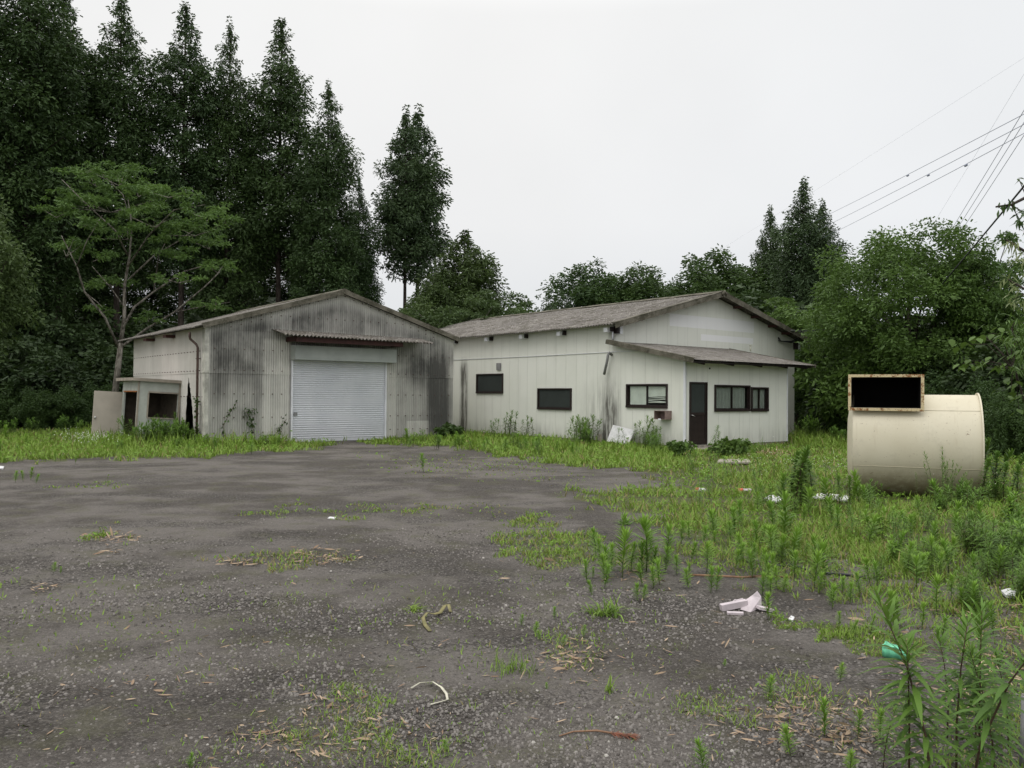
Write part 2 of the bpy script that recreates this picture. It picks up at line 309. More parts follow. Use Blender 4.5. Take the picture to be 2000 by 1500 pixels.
# ------------------------------------------------------------------ object helpers
def tag(o, label=None, cat=None, group=None, kind=None):
    if label: o['label'] = label
    if cat: o['category'] = cat
    if group: o['group'] = group
    if kind: o['kind'] = kind
    return o
def thing(name, label, cat, loc=(0, 0, 0), rz=0, group=None):
    o = bpy.data.objects.new(name, None); col.objects.link(o); o.location = loc; o.rotation_euler = (0, 0, rz); o.empty_display_size = 0.2
    return tag(o, label, cat, group)
class MB:
    def __init__(s): s.v = []; s.f = []; s.m = []; s.sm = []
    def quadlist(s, vs, fs, mi=0, smooth=False):
        b = len(s.v); s.v += [tuple(p) for p in vs]; s.f += [tuple(i+b for i in f) for f in fs]; s.m += [mi]*len(fs); s.sm += [smooth]*len(fs); return s
    def box(s, a, b, mi=0):
        x0, y0, z0 = [min(p, q) for p, q in zip(a, b)]; x1, y1, z1 = [max(p, q) for p, q in zip(a, b)]
        return s.quadlist([(x0, y0, z0), (x1, y0, z0), (x1, y1, z0), (x0, y1, z0), (x0, y0, z1), (x1, y0, z1), (x1, y1, z1), (x0, y1, z1)],
            [(0, 3, 2, 1), (4, 5, 6, 7), (0, 1, 5, 4), (1, 2, 6, 5), (2, 3, 7, 6), (3, 0, 4, 7)], mi)
    def hexa(s, p, mi=0):  # 8 points: bottom 4 then top 4
        return s.quadlist(p, [(0, 3, 2, 1), (4, 5, 6, 7), (0, 1, 5, 4), (1, 2, 6, 5), (2, 3, 7, 6), (3, 0, 4, 7)], mi)
    def beam(s, a, b, wd, ht, up=(0, 0, 1), mi=0):
        a = Vector(a); b = Vector(b); d = (b-a).normalized(); sd = d.cross(Vector(up)).normalized()*wd/2; u = sd.cross(d).normalized()*ht/2
        return s.hexa([a-sd-u, a+sd-u, b+sd-u, b-sd-u, a-sd+u, a+sd+u, b+sd+u, b-sd+u], mi)
    def tube(s, pts, rad, n=8, mi=0, cap=True):
        pts = [Vector(p) for p in pts]; rads = rad if isinstance(rad, (list, tuple)) else [rad]*len(pts)
        vs = []; fs = []; prev = None
        for i, p in enumerate(pts):
            t = (pts[min(i+1, len(pts)-1)]-pts[max(i-1, 0)]).normalized()
            a = Vector((0, 0, 1)) if abs(t.z) < 0.95 else Vector((1, 0, 0))
            if prev is None: sd = t.cross(a).normalized()
            else: sd = (prev - t*prev.dot(t)).normalized()
            prev = sd; bt = t.cross(sd)
            for k in range(n):
                an = 2*math.pi*k/n; vs.append(p+(sd*math.cos(an)+bt*math.sin(an))*rads[i])
        for i in range(len(pts)-1):
            for k in range(n):
                a = i*n+k; b = i*n+(k+1) % n; fs.append((a, b, b+n, a+n))
        if cap: fs.append(tuple(reversed(range(n)))); fs.append(tuple(range((len(pts)-1)*n, len(pts)*n)))
        return s.quadlist(vs, fs, mi, True)
    def build(s, name, mats, parent=None, loc=None):
        me = bpy.data.meshes.new(name); me.from_pydata(s.v, [], s.f)
        for m in (mats if isinstance(mats, (list, tuple)) else [mats]): me.materials.append(m)
        me.polygons.foreach_set('material_index', s.m); me.polygons.foreach_set('use_smooth', s.sm); me.update()
        o = bpy.data.objects.new(name, me); col.objects.link(o)
        if parent: o.parent = parent
        if loc is not None: o.location = loc
        return o
def split_build(mb, name, mats, parent=None, loc=None):
    par = list(range(len(mb.v)))
    def fd(i):
        while par[i] != i: par[i] = par[par[i]]; i = par[i]
        return i
    for f in mb.f:
        for j in f[1:]: par[fd(j)] = fd(f[0])
    gr = {}
    for k, f in enumerate(mb.f): gr.setdefault(fd(f[0]), []).append(k)
    for ks in gr.values():
        m2 = MB(); ix = {}
        for k in ks:
            g = []
            for i in mb.f[k]:
                if i not in ix: ix[i] = len(m2.v); m2.v.append(mb.v[i])
                g.append(ix[i])
            m2.f.append(tuple(g)); m2.m.append(mb.m[k]); m2.sm.append(mb.sm[k])
        o = m2.build(name, mats, parent, loc)
    return o
SPLIT = {'leanto_barge', 'corner_post', 'plinth', 'eave_bracket', 'pipe_clip', 'guide_rail', 'purlin', 'leanto_rafter', 'awning_beam', 'meter_box', 'door_step'}
def kids(o, rec={}): return [c for c in bpy.data.objects if c.parent == o]
def copy_tree(o, ch, loc, rz=0, scale=1.0, label=None, group=None, rot=None):
    c = o.copy(); col.objects.link(c); c.location = loc; c.rotation_euler = rot or (0, 0, rz)
    c.scale = scale if isinstance(scale, (tuple, list)) else (scale,)*3
    if label: c['label'] = label
    if group: c['group'] = group
    for k in ch:
        d = k.copy(); col.objects.link(d); d.parent = c
    return c

def np_mesh(name, V, F4, mats, tint=None, midx=None, parent=None, smooth=False):
    """V (n,3), F4 (m,4) all quads"""
    me = bpy.data.meshes.new(name); n, m = len(V), len(F4)
    me.vertices.add(n); me.vertices.foreach_set('co', np.asarray(V, np.float32).ravel())
    me.loops.add(m*4); me.loops.foreach_set('vertex_index', np.asarray(F4, np.int32).ravel())
    me.polygons.add(m); me.polygons.foreach_set('loop_start', np.arange(0, m*4, 4, dtype=np.int32)); me.polygons.foreach_set('loop_total', np.full(m, 4, np.int32))
    for mm in (mats if isinstance(mats, (list, tuple)) else [mats]): me.materials.append(mm)
    if midx is not None: me.polygons.foreach_set('material_index', np.asarray(midx, np.int32))
    if tint is not None:
        a = me.attributes.new('tint', 'FLOAT', 'FACE'); a.data.foreach_set('value', np.clip(tint, 0, 1).astype(np.float32))
    me.update(calc_edges=True); me.validate()
    o = bpy.data.objects.new(name, me); col.objects.link(o)
    if parent: o.parent = parent
    return o
def unit(a): return a/np.maximum(np.linalg.norm(a, axis=1, keepdims=True), 1e-9)
def strips(P, D, L, W, bend=None, K=2, prof=None, tint=None, up=None, roll=None):
    """leaf/blade strips. returns V, F, tint per face"""
    n = len(P); D = unit(D); L = np.broadcast_to(L, n); W = np.broadcast_to(W, n)
    ref = np.tile([0, 0, 1.0], (n, 1)); ref[np.abs(D[:, 2]) > 0.97] = [1, 0, 0]
    S = unit(np.cross(D, ref)); N = np.cross(S, D)
    if roll is not None:
        S = S*np.cos(roll)[:, None] + N*np.sin(roll)[:, None]
    bend = np.zeros(n) if bend is None else np.broadcast_to(bend, n)
    if prof is None: prof = np.sin(np.linspace(0.12, math.pi-0.05, K+1))
    t = np.linspace(0, 1, K+1); V = np.zeros((n, K+1, 2, 3))
    for k in range(K+1):
        c = P + D*(L*t[k])[:, None]; c = c.copy(); c[:, 2] -= bend*L*t[k]**2
        off = S*(W*prof[k]/2)[:, None]; V[:, k, 0] = c-off; V[:, k, 1] = c+off
    base = (np.arange(n)*(K+1)*2)[:, None]; F = []
    for k in range(K): F.append(np.stack([base[:, 0]+2*k, base[:, 0]+2*k+1, base[:, 0]+2*k+3, base[:, 0]+2*k+2], 1))
    F = np.stack(F, 1).reshape(-1, 4)
    tn = np.repeat(tint if tint is not None else rng.random(n), K)
    return V.reshape(-1, 3), F, tn
def rdir(n, zb=0.0):
    d = rng.normal(size=(n, 3)); d = unit(d); d[:, 2] += zb; return unit(d)
def join(parts):
    Vs, Fs, Ts = [], [], []; o = 0
    for V, F, t in parts: Vs.append(V); Fs.append(F+o); Ts.append(t); o += len(V)
    return np.concatenate(Vs), np.concatenate(Fs), np.concatenate(Ts)
def clumps(C, rad, per, L, W, zb=0.0, flat=1.0, tint_c=None, droop=0.2, shell=0.5):
    """leaf clumps: C (k,3), rad (k)"""
    rad = np.asarray(rad, float); k = len(C); n = k*per; pw_ = rad**1.8; idx = rng.choice(k, n, p=pw_/pw_.sum()); d = rdir(n)
    rr = shell + (1-shell)*rng.random(n); off = d*rr[:, None]*rad[idx][:, None]; off[:, 2] *= flat
    P = C[idx]+off; D = d*0.9 + rdir(n)*0.8; D[:, 2] = D[:, 2]*0.6 + zb
    tc_ = rng.random(k) if tint_c is None else tint_c
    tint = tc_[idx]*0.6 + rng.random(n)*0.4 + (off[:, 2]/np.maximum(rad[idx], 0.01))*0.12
    s = 0.7+0.6*rng.random(n)
    return strips(P, D, L*s, W*s, droop, 1, np.array([0.7, 0.75]), tint, roll=rng.random(n)*6.28)

# ------------------------------------------------------------------ ground
PX = lambda x, y: tuple(G(x, y)[:2])
def inpoly(x, y, poly):
    c = np.zeros(x.shape, bool); j = len(poly)-1
    for i in range(len(poly)):
        xi, yi = poly[i]; xj, yj = poly[j]
        if yi != yj: c ^= ((yi > y) != (yj > y)) & (x < (xj-xi)*(y-yi)/(yj-yi)+xi)
        j = i
    return c
ZONES = [
 ([(150, 850), (170, 872), (380, 878), (560, 870), (570, 862), (480, 850), (400, 835), (200, 835)], 0.99, 0.50, 0.05),
 ([(755, 857), (1130, 884), (1130, 862), (880, 835), (755, 848)], 1.0, 0.34, 0.08),
 ([(1130, 884), (1290, 890), (1330, 876), (1130, 860)], 1.0, 0.30, 0.15),
 ([(1545, 835), (1560, 872), (1660, 884), (1700, 850), (2600, 850), (2600, 805), (1545, 805)], 0.99, 0.50, 0.12),
 ([(-300, 1130), (1300, 1130), (1500, 1700), (-300, 1700)], 0.035, 0.05, 0.2),
  # outline (photo pixels projected onto the ground), cover, blade height, dryness
 ([(-900, 800), (-900, 905), (0, 898), (100, 903), (160, 893), (260, 896), (400, 893), (470, 884), (560, 882), (650, 869), (640, 862), (560, 866), (400, 840), (400, 800)], 0.95, 0.22, 0.15),
 ([(740, 850), (700, 864), (760, 869), (880, 871), (930, 881), (1000, 892), (1100, 906), (1180, 913), (1300, 918), (1345, 905), (1345, 876), (1200, 866), (960, 846), (880, 838)], 1.0, 0.20, 0.12),
 ([(1300, 880), (1200, 912), (1300, 925), (1295, 948), (1240, 958), (1140, 962), (1110, 968), (1170, 985), (1230, 1000), (1300, 1030), (1340, 1075), (1500, 1090), (1760, 1110), (2200, 1180), (2900, 1200), (2900, 800), (1550, 800), (1545, 845), (1340, 878)], 0.92, 0.17, 0.32),
 ([(965, 1090), (945, 1070), (1000, 1022), (1060, 1012), (1140, 1050), (1200, 1062), (1275, 1085), (1290, 1110), (1230, 1120), (1130, 1105), (1010, 1088)], 0.62, 0.09, 0.45),
 ([(1180, 985), (1260, 985), (1330, 1075), (1400, 1130), (2100, 1260), (2900, 1300), (2900, 1150), (1500, 1060), (1290, 1010)], 0.48, 0.10, 0.40),
 ([(1500, 1200), (1600, 1200), (1720, 1235), (1790, 1275), (1700, 1290), (1570, 1265), (1580, 1240), (1520, 1225)], 0.85, 0.05, 0.05),
 ([(1560, 1140), (1900, 1140), (2300, 1250), (2300, 1600), (1700, 1600), (1850, 1400), (1900, 1300), (1700, 1210)], 0.34, 0.07, 0.2),
 ([(570, 1390), (620, 1345), (700, 1340), (730, 1370), (810, 1430), (830, 1500), (640, 1500), (560, 1440)], 0.42, 0.06, 0.25),
 ([(330, 1480), (560, 1400), (880, 1440), (900, 1560), (300, 1560)], 0.16, 0.06, 0.2),
 ([(1330, 1400), (1420, 1350), (1560, 1330), (1760, 1340), (1760, 1440), (1500, 1440), (1360, 1430)], 0.28, 0.06, 0.3),
 ([(1050, 1230), (1160, 1220), (1180, 1260), (1120, 1300), (1060, 1290)], 0.35, 0.06, 0.3),
 ([(500, 1000), (540, 990), (660, 992), (720, 1000), (850, 985), (850, 997), (700, 1007), (560, 1010)], 0.5, 0.06, 0.35),
 ([(440, 1100), (500, 1070), (560, 1072), (640, 1075), (665, 1100), (560, 1108)], 0.42, 0.07, 0.65),
 ([(178, 1040), (215, 1028), (250, 1040), (240, 1055), (190, 1055)], 0.6, 0.06, 0.5),
 ([(150, 945), (240, 938), (250, 948), (170, 955)], 0.3, 0.06, 0.3),
 ([(700, 880), (1050, 895), (1200, 935), (1000, 945), (820, 935)], 0.10, 0.05, 0.6),
 ([(700, 985), (950, 985), (1000, 1000), (720, 1010)], 0.12, 0.05, 0.6),
]
ZW = [([PX(a, b) for a, b in z[0]], z[1], z[2], z[3]) for z in ZONES]
from mathutils.noise import noise as pn
def cover(x, y, jit=0.18):
    """best cover, height, dryness at arrays x, y"""
    d = np.hypot(x, y)
    jx = np.array([pn(Vector((a*1.7, b*1.7, 0)))+0.5*pn(Vector((a*5, b*5, 3))) for a, b in zip(x, y)])
    jy = np.array([pn(Vector((a*1.7, b*1.7, 9)))+0.5*pn(Vector((a*5, b*5, 13))) for a, b in zip(x, y)])
    s = np.clip(d*0.05, 0.08, 0.9)
    X = x+jx*s; Y = y+jy*s*1.6
    cov = np.zeros_like(x); ht = np.full_like(x, 0.05); dr = np.full_like(x, 0.3)
    for poly, c, h, q in ZW:
        m = inpoly(X, Y, poly) & (c > cov); cov[m] = c; ht[m] = h; dr[m] = q
    far = (d > 38) | ((y > 30.5) & (x > 13)) | ((y > 31) & (x < -13)); cov[far] = np.maximum(cov[far], 0.8)
    return cov, ht, dr
ang = np.concatenate([np.linspace(-45, 45, 421), np.linspace(50, 310, 40)])
rad_ = np.concatenate([np.exp(np.linspace(math.log(0.4), math.log(60), 300)), np.exp(np.linspace(math.log(70), math.log(900), 12))])
A_, R_ = np.meshgrid(np.radians(ang), rad_); gx = (R_*np.sin(A_)).ravel(); gy = (R_*np.cos(A_)).ravel()
cv, _, _ = cover(gx, gy)
gz = np.array([0.018*pn(Vector((a*0.35, b*0.35, 5)))+0.006*pn(Vector((a*1.5, b*1.5, 7))) for a, b in zip(gx, gy)])
na, nr = len(ang), len(rad_)
V = np.stack([gx, gy, gz-0.005], 1); V = np.concatenate([V, [[0, 0, -0.01]]])
ii = np.arange(nr-1)[:, None]; jj = np.arange(na)[None, :]; j2 = (jj+1) % na
F = np.stack([ii*na+jj, (ii+1)*na+jj, (ii+1)*na+j2, ii*na+j2], -1).reshape(-1, 4)
ctr = len(V)-1
F = np.concatenate([F, np.array([[ctr, j, (j+1) % na, (j+2) % na] for j in range(0, na-1, 2)])])
gnd = np_mesh('ground', V, F, MT['ground'])
ga = gnd.data.attributes.new('grass', 'FLOAT', 'POINT'); ga.data.foreach_set('value', np.append(cv, 0).astype(np.float32))
gnd.data.polygons.foreach_set('use_smooth', np.ones(len(gnd.data.polygons), bool))
tag(gnd, kind='structure')

# ------------------------------------------------------------------ buildings frame: x = along the gables, y = along the long wall, z up
UV = Vector((0.78553, 0.61882, 0)); WV = Vector((-0.61882, 0.78553, 0)); O = Vector((5.1549, 24.6506, 0)); BRZ = math.atan2(UV.y, UV.x)
def B(u, w_, z=0): return O+UV*u+WV*w_+Vector((0, 0, z))
def toB(p): q = Vector(p)-O; return Vector((q.dot(UV), q.dot(WV), p[2]))

def corr(mb, P, s0, s1, t_of_s, N, amp, per, th=0.007, step=None, mi=0, smooth=True):
    """corrugated sheet. P(s,t)->Vector, t_of_s(s)->(t0,t1) or None, N offset normal; with thickness and end faces"""
    k = 6; ns = max(2, int(round((s1-s0)/per*k))); N = Vector(N)
    prev = None
    vs = []; fs = []; rows = []
    for i in range(ns+1):
        s = s0+(s1-s0)*i/ns; tt = t_of_s(s)
        o = N*(amp*math.cos(2*math.pi*s/per))
        a = P(s, tt[0])+o; b = P(s, tt[1])+o
        rows.append((a, b, a-N*th, b-N*th))
    for r in rows: vs += list(r)
    for i in range(ns):
        a = i*4; b = a+4
        fs += [(a, b, b+1, a+1), (a+2, a+3, b+3, b+2), (a, a+2, b+2, b), (a+1, b+1, b+3, a+3)]
    e = ns*4; fs += [(0, 1, 3, 2), (e, e+2, e+3, e+1)]
    mb.quadlist(vs, fs, mi, False)
    return mb

def wall_holes(mb, o, sdir_, h0, h1, s0, s1, holes, n, th, mi=0, top=None):
    """rect wall with rectangular holes; o origin, sdir horizontal dir, n outward normal"""
    ss = sorted({s0, s1, *[a for hh in holes for a in hh[:2]]}); zs = sorted({h0, h1, *[a for hh in holes for a in hh[2:]]})
    o = Vector(o); d = Vector(sdir_); n = Vector(n)
    for i in range(len(ss)-1):
        for j in range(len(zs)-1):
            cs, cz = (ss[i]+ss[i+1])/2, (zs[j]+zs[j+1])/2
            if any(a < cs < b and c < cz < e_ for a, b, c, e_ in holes): continue
            p = lambda s, z: o+d*s+Vector((0, 0, z))
            q = [p(ss[i], zs[j]), p(ss[i+1], zs[j]), p(ss[i+1], zs[j+1]), p(ss[i], zs[j+1])]
            if top and j == len(zs)-2: q[3] = p(ss[i], top(ss[i])); q[2] = p(ss[i+1], top(ss[i+1]))
            mb.quadlist(q+[x-n*th for x in q], [(0, 1, 2, 3), (7, 6, 5, 4), (0, 4, 5, 1), (1, 5, 6, 2), (2, 6, 7, 3), (3, 7, 4, 0)], mi)
    return mb

# ---- grey corrugated shed
shed = thing('corrugated_shed', 'grey stained corrugated shed with a gable roof and a roller shutter', 'building', B(-6.65, 9.13), BRZ)
def SP(mb, name, mats, parent=shed):   # parts are modelled in building coordinates
    if name in SPLIT: return split_build(mb, name, mats, parent, (6.65, -9.13, 0))
    o = mb.build(name, mats, parent); o.location = (6.65, -9.13, 0) if parent == shed else (0, 0, 0); return o
U0, U1, WF, WB = -11.13, -2.14, 9.13, 17.5
sroof = lambda u: 4.95-0.30*abs(u+6.65)
SH0, SH1, SHT = -8.45, -4.93, 3.12
mb = MB(); PER = 0.076
def Pf(s, t): return Vector((s, WF, t))
nf = (0, -1, 0)
for (a, b, lowb) in ((U0, SH0, 0.06), (SH1, U1, 0.06)):
    corr(mb, Pf, a, b, lambda s: (lowb, 2.20), nf, 0.009, PER)
corr(mb, lambda s, t: Pf(s, t)-Vector((0, 0.014, 0)), U0, SH0, lambda s: (2.17, sroof(s)-0.02), nf, 0.009, PER)
corr(mb, lambda s, t: Pf(s, t)-Vector((0, 0.014, 0)), SH1, U1, lambda s: (2.17, sroof(s)-0.02), nf, 0.009, PER)
corr(mb, lambda s, t: Pf(s, t)-Vector((0, 0.014, 0)), SH0, SH1, lambda s: (SHT, sroof(s)-0.02), nf, 0.009, PER)
# overlapping upper tier
corr(mb, lambda s, t: Pf(s, t)-Vector((0, 0.026, 0)), -10.45, -2.9, lambda s: (max(3.52, 0), max(sroof(s)-0.03, 3.56)), nf, 0.009, PER)
for z in (0.35, 0.82, 1.55, 2.28, 2.93):
    u = U0+0.25
    while u < U1-0.1:
        if not (SH0-0.05 < u < SH1+0.05 and z < SHT+0.1):
            mb.tube([(u, WF-0.008, z), (u, WF-0.045, z)], 0.016, 6, 1)
        u += 0.305
for k in range(24):
    u = -10.4+k*0.32; z = min(4.05, sroof(u)-0.22)
    mb.tube([(u, WF-0.02, z), (u, WF-0.058, z)], 0.016, 6, 1)
    z = sroof(u)-0.09
    mb.tube([(u, WF-0.02, z), (u, WF-0.058, z)], 0.016, 6, 1)
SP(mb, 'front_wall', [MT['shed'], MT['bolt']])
mb = MB()
def Pl(s, t): return Vector((U0, s, t))
TEAR = (10.20, 10.80)
def lw(s):
    return (0.06, 2.20)
corr(mb, Pl, WF, TEAR[0], lw, (-1, 0, 0), 0.007, PER)
# torn sheet: the lower edge is bent open and leaves a dark triangular gap
corr(mb, Pl, TEAR[0], 10.80, lambda s: (0.06+((s-TEAR[0])/0.60)**0.55*2.02, 2.20), (-1, 0, 0), 0.007, PER)
corr(mb, Pl, 10.80, 11.15, lambda s: (0.06+(1-(s-10.80)/0.35)**0.8*2.02, 2.20), (-1, 0, 0), 0.007, PER)
corr(mb, Pl, 11.15, WB, lw, (-1, 0, 0), 0.007, PER)

corr(mb, lambda s, t: Pl(s, t)+Vector((-0.012, 0, 0)), WF, WB, lambda s: (2.17, sroof(U0)-0.03), (-1, 0, 0), 0.007, PER)
for z in (1.45, 2.25, 2.85):
    y = WF+0.2
    while y < WB: mb.tube([(U0-0.01, y, z), (U0-0.045, y, z)], 0.014, 6, 1); y += 0.305
SP(mb, 'side_wall', [MT['shedl'], MT['bolt']])
mb = MB(); mb.box((U1-0.02, WF+0.03, 0.0), (U1+0.02, WB, sroof(U1)-0.03)); SP(mb, 'side_wall', MT['shedl'])
mb = MB(); mb.quadlist([(U0, WB, 0), (U1, WB, 0), (U1, WB, sroof(U1)), (-6.65, WB, 4.93), (U0, WB, sroof(U0)), (U0, WB-.05, 0), (U1, WB-.05, 0), (U1, WB-.05, sroof(U1)), (-6.65, WB-.05, 4.93), (U0, WB-.05, sroof(U0))],
  [(0, 1, 2, 3, 4), (9, 8, 7, 6, 5), (0, 5, 6, 1), (1, 6, 7, 2), (2, 7, 8, 3), (3, 8, 9, 4), (4, 9, 5, 0)]); SP(mb, 'back_wall', MT['shedl'])
mb = MB(); mb.box((U0-0.03, WF-0.035, 0.05), (U0+0.07, WF-0.012, 2.165)); mb.box((U0-0.03, WF-0.012, 0.05), (U0-0.012, WF+0.20, 2.165))
mb.box((U0-0.045, WF-0.05, 2.18), (U0+0.07, WF-0.028, sroof(U0)-0.02)); mb.box((U0-0.045, WF-0.028, 2.18), (U0-0.026, WF+0.22, sroof(U0)-0.02))
SP(mb, 'corner_trim', plain('pale_corner_trim', (0.46, 0.45, 0.40), 0.8, 0.45, 2.5))
mb = MB(); mb.box((U0+0.02, WF+0.04, 0), (SH0, WF+0.14, 0.16)); mb.box((SH1, WF+0.04, 0), (U1, WF+0.14, 0.16)); SP(mb, 'plinth', MT['conc'])
# roof: corrugated slopes in overlapping rows
def roof_slope(uc, ue, zc, ze, y0, y1, rows, per, amp, mat, name, put, wob=0.012, seed=0):
    mb = MB(); L = Vector((ue-uc, 0, ze-zc)); n = L.normalized().cross(Vector((0, 1, 0)));
    if n.z < 0: n = -n
    for r in range(rows):
        a = r/rows; b = min(1, (r+1)/rows+0.03)
        def P(s, t, r=r):
            p = Vector((uc, s, zc))+L*t + n*((rows-r)*0.009); p.z += wob*pn(Vector((s*0.5, t*3, seed))); return p
        corr(mb, P, y0, y1, lambda s: (a, b), n, amp, per, 0.012)
    return put(mb, name, mat)
roof_slope(-6.65, -11.52, 4.99, 3.53, WF-0.16, WB+0.9, 3, 0.13, 0.022, MT['roof'], 'roof', SP, seed=1)
roof_slope(-6.65, -2.0, 4.99, 3.60, WF-0.16, WB+0.9, 3, 0.13, 0.022, MT['roof'], 'roof', SP, seed=2)
def barge(mb, a, b, w_, h, drop=0.0, parts=3, mi=0):
    a = Vector(a); b = Vector(b)
    for i in range(parts):
        p = a.lerp(b, i/parts); q = a.lerp(b, (i+1)/parts+(0.02 if i < parts-1 else 0)); j = 0.006*(i % 2)
        mb.beam(p-Vector((0, j, 0)), q-Vector((0, j, 0)), w_, h, (0, 0, 1), mi)
mb = MB()
barge(mb, (-6.60, WF-0.19, 4.99), (-11.30, WF-0.19, 3.585), 0.028, 0.15)
barge(mb, (-6.70, WF-0.20, 4.99), (-2.02, WF-0.20, 3.60), 0.028, 0.15)
barge(mb, (-6.60, WF-0.11, 5.062), (-11.30, WF-0.11, 3.657), 0.17, 0.016)
barge(mb, (-6.70, WF-0.11, 5.070), (-2.02, WF-0.11, 3.68), 0.17, 0.016)
SP(mb, 'barge_board', MT['barge'])
mb = MB(); 
for i in range(9):
    y = WF-0.2+i*1.05; mb.hexa([(-6.95, y, 4.95), (-6.65, y, 5.055), (-6.65, y+1.08, 5.055), (-6.95, y+1.08, 4.95), (-6.95, y, 4.97), (-6.65, y, 5.09), (-6.65, y+1.08, 5.09), (-6.95, y+1.08, 4.97)])
    mb.hexa([(-6.648, y, 5.055), (-6.35, y, 4.95), (-6.35, y+1.08, 4.95), (-6.648, y+1.08, 5.055), (-6.648, y, 5.09), (-6.35, y, 4.97), (-6.35, y+1.08, 4.97), (-6.648, y+1.08, 5.09)])
SP(mb, 'ridge_cap', MT['barge'])
# purlin ends & dark soffit spots on the side
mb = MB()
for y in (12.2, 14.6): mb.box((-11.45, y, 3.38), (-11.15, y+0.35, 3.47))
SP(mb, 'eave_bracket', MT['redbrown'])
# shutter
mb = MB(); z = 0.06; vs = []; fs = []
n_sl = 36; zt = 2.68
prof = []
for i in range(n_sl):
    z0 = 0.10+(zt-0.10)*i/n_sl; dz = (zt-0.10)/n_sl
    prof += [(0.0, z0), (-0.016, z0+dz*0.25), (-0.018, z0+dz*0.6), (0.004, z0+dz*0.92)]
prof.append((0.0, zt))
for (o_, z_) in prof: vs += [(SH0+0.07, WF+0.02+o_, z_), (SH1-0.07, WF+0.02+o_, z_)]
for i in range(len(prof)-1): fs.append((2*i, 2*i+1, 2*i+3, 2*i+2))
mb.quadlist(vs, fs); mb.box((SH0+0.07, WF-0.005, 0.005), (SH1-0.07, WF+0.035, 0.098))
shut = SP(mb, 'shutter', MT['shutter'])
mb = MB()
for u in (SH0+0.02, SH1-0.075): mb.box((u, WF-0.055, 0.0), (u+0.055, WF+0.05, 2.66))
SP(mb, 'guide_rail', MT['wtrim'])
mb = MB(); mb.box((SH0+0.12, WF-0.012, 0.86), (SH0+0.24, WF-0.028, 0.96)); lk = mb.build('lock', MT['grey'], shut)
mb = MB(); mb.box((SH0+0.01, WF-0.36, 2.66), (SH1+0.18, WF-0.02, 3.115)); mb.box((SH0-0.002, WF-0.37, 2.655), (SH0+0.008, WF-0.02, 3.12)); mb.box((SH1+0.182, WF-0.37, 2.655), (SH1+0.192, WF-0.02, 3.12)); SP(mb, 'shutter_box', MT['boxw'])
# awning over the shutter
AW0, AW1 = -9.10, -3.62
def Pa(s, t): p = Vector((s, WF-0.03-t*0.95, 3.60-t*0.20-0.008*(s+9.1))); return p
mb = MB(); corr(mb, Pa, AW0, AW1, lambda s: (0, 1), Vector((0, -0.2, 0.95)).normalized(), 0.026, 0.13, 0.012); aw = SP(mb, 'awning', MT['roof'])
mb = MB(); mb.box((-8.6, WF-0.80, 3.20), (-4.75, WF-0.72, 3.345)); mb.box((-8.62, WF-0.715, 3.22), (-8.54, WF-0.03, 3.37)); mb.box((-4.80, WF-0.715, 3.20), (-4.72, WF-0.03, 3.34))
for u in (-7.6, -6.6, -5.6): mb.box((u, WF-0.715, 3.25), (u+0.06, WF-0.03, 3.35))
SP(mb, 'awning_beam', MT['redbrown'])
# gutter pipe on the side wall
mb = MB(); mb.tube([(U0-0.30, 9.75, 3.42), (U0-0.30, 9.75, 3.30), (U0-0.27, 9.80, 3.22), (U0-0.14, 9.62, 3.05), (U0-0.10, 9.60, 2.95), (U0-0.10, 9.60, 0.05)], 0.038, 10); SP(mb, 'downpipe', MT['brown'])
mb = MB()
for z in (2.6, 1.3): mb.box((U0-0.145, 9.55, z), (U0-0.02, 9.65, z+0.03))
SP(mb, 'pipe_clip', MT['brown'])
mb = MB(); mb.box((U0+0.4, WF+0.4, -0.1), (U1-0.1, WB-0.2, 0.02)); SP(mb, 'floor_slab', MT['conc'])

# ---- cream building
fac = thing('cream_building', 'long cream panel building with a brown slate roof and a low lean-to front', 'building', B(0, 0), BRZ)
def FP(mb, name, mats, parent=fac): return (split_build if name in SPLIT else MB.build)(mb, name, mats, parent)
GW, EU, LB = 3.0, 10.32, 17.6
froof = lambda u: 4.02+0.262*min(u, EU-u) if True else 0
FZ = 3.94; SL = 0.262; UC = EU/2
def rz_(u): return FZ+SL*(min(u, EU-u))
W1, W2, W3 = (8.86, 10.60, 1.63, 2.40), (4.98, 6.80, 1.07, 1.83), (0.66, 2.38, 1.21, 1.96)
mb = MB(); wall_holes(mb, (0, 0, 0), (0, 1, 0), 0.10, rz_(0)-0.02, GW, LB, [W1, W2], (-1, 0, 0), 0.12)
FP(mb, 'long_wall', MT['white'])
mb = MB(); zl = lambda s: 2.70+0.205*s
wall_holes(mb, (0, 0, 0), (0, 1, 0), 0.10, 2.70, 0, GW-0.003, [W3], (-1, 0, 0), 0.10, top=lambda s: zl(s))
FP(mb, 'leanto_side_wall', MT['white'])
mb = MB()  # gable wall
th = 0.12; pts = [(0.003, 0.1), (EU, 0.1), (EU, rz_(EU)-0.03), (UC, rz_(UC)-0.03), (0.003, rz_(0)-0.03)]
vs = [(u, GW, z) for u, z in pts]+[(u, GW+th, z) for u, z in pts]
mb.quadlist(vs, [(0, 1, 2, 3, 4), (9, 8, 7, 6, 5)]+[(i, i+5, (i+1) % 5+5, (i+1) % 5) for i in range(5)])
FP(mb, 'gable_wall', MT['white'])
mb = MB(); mb.box((EU-0.12, GW+0.125, 0.1), (EU-0.003, LB, rz_(EU)-0.03)); FP(mb, 'side_wall', MT['white'])
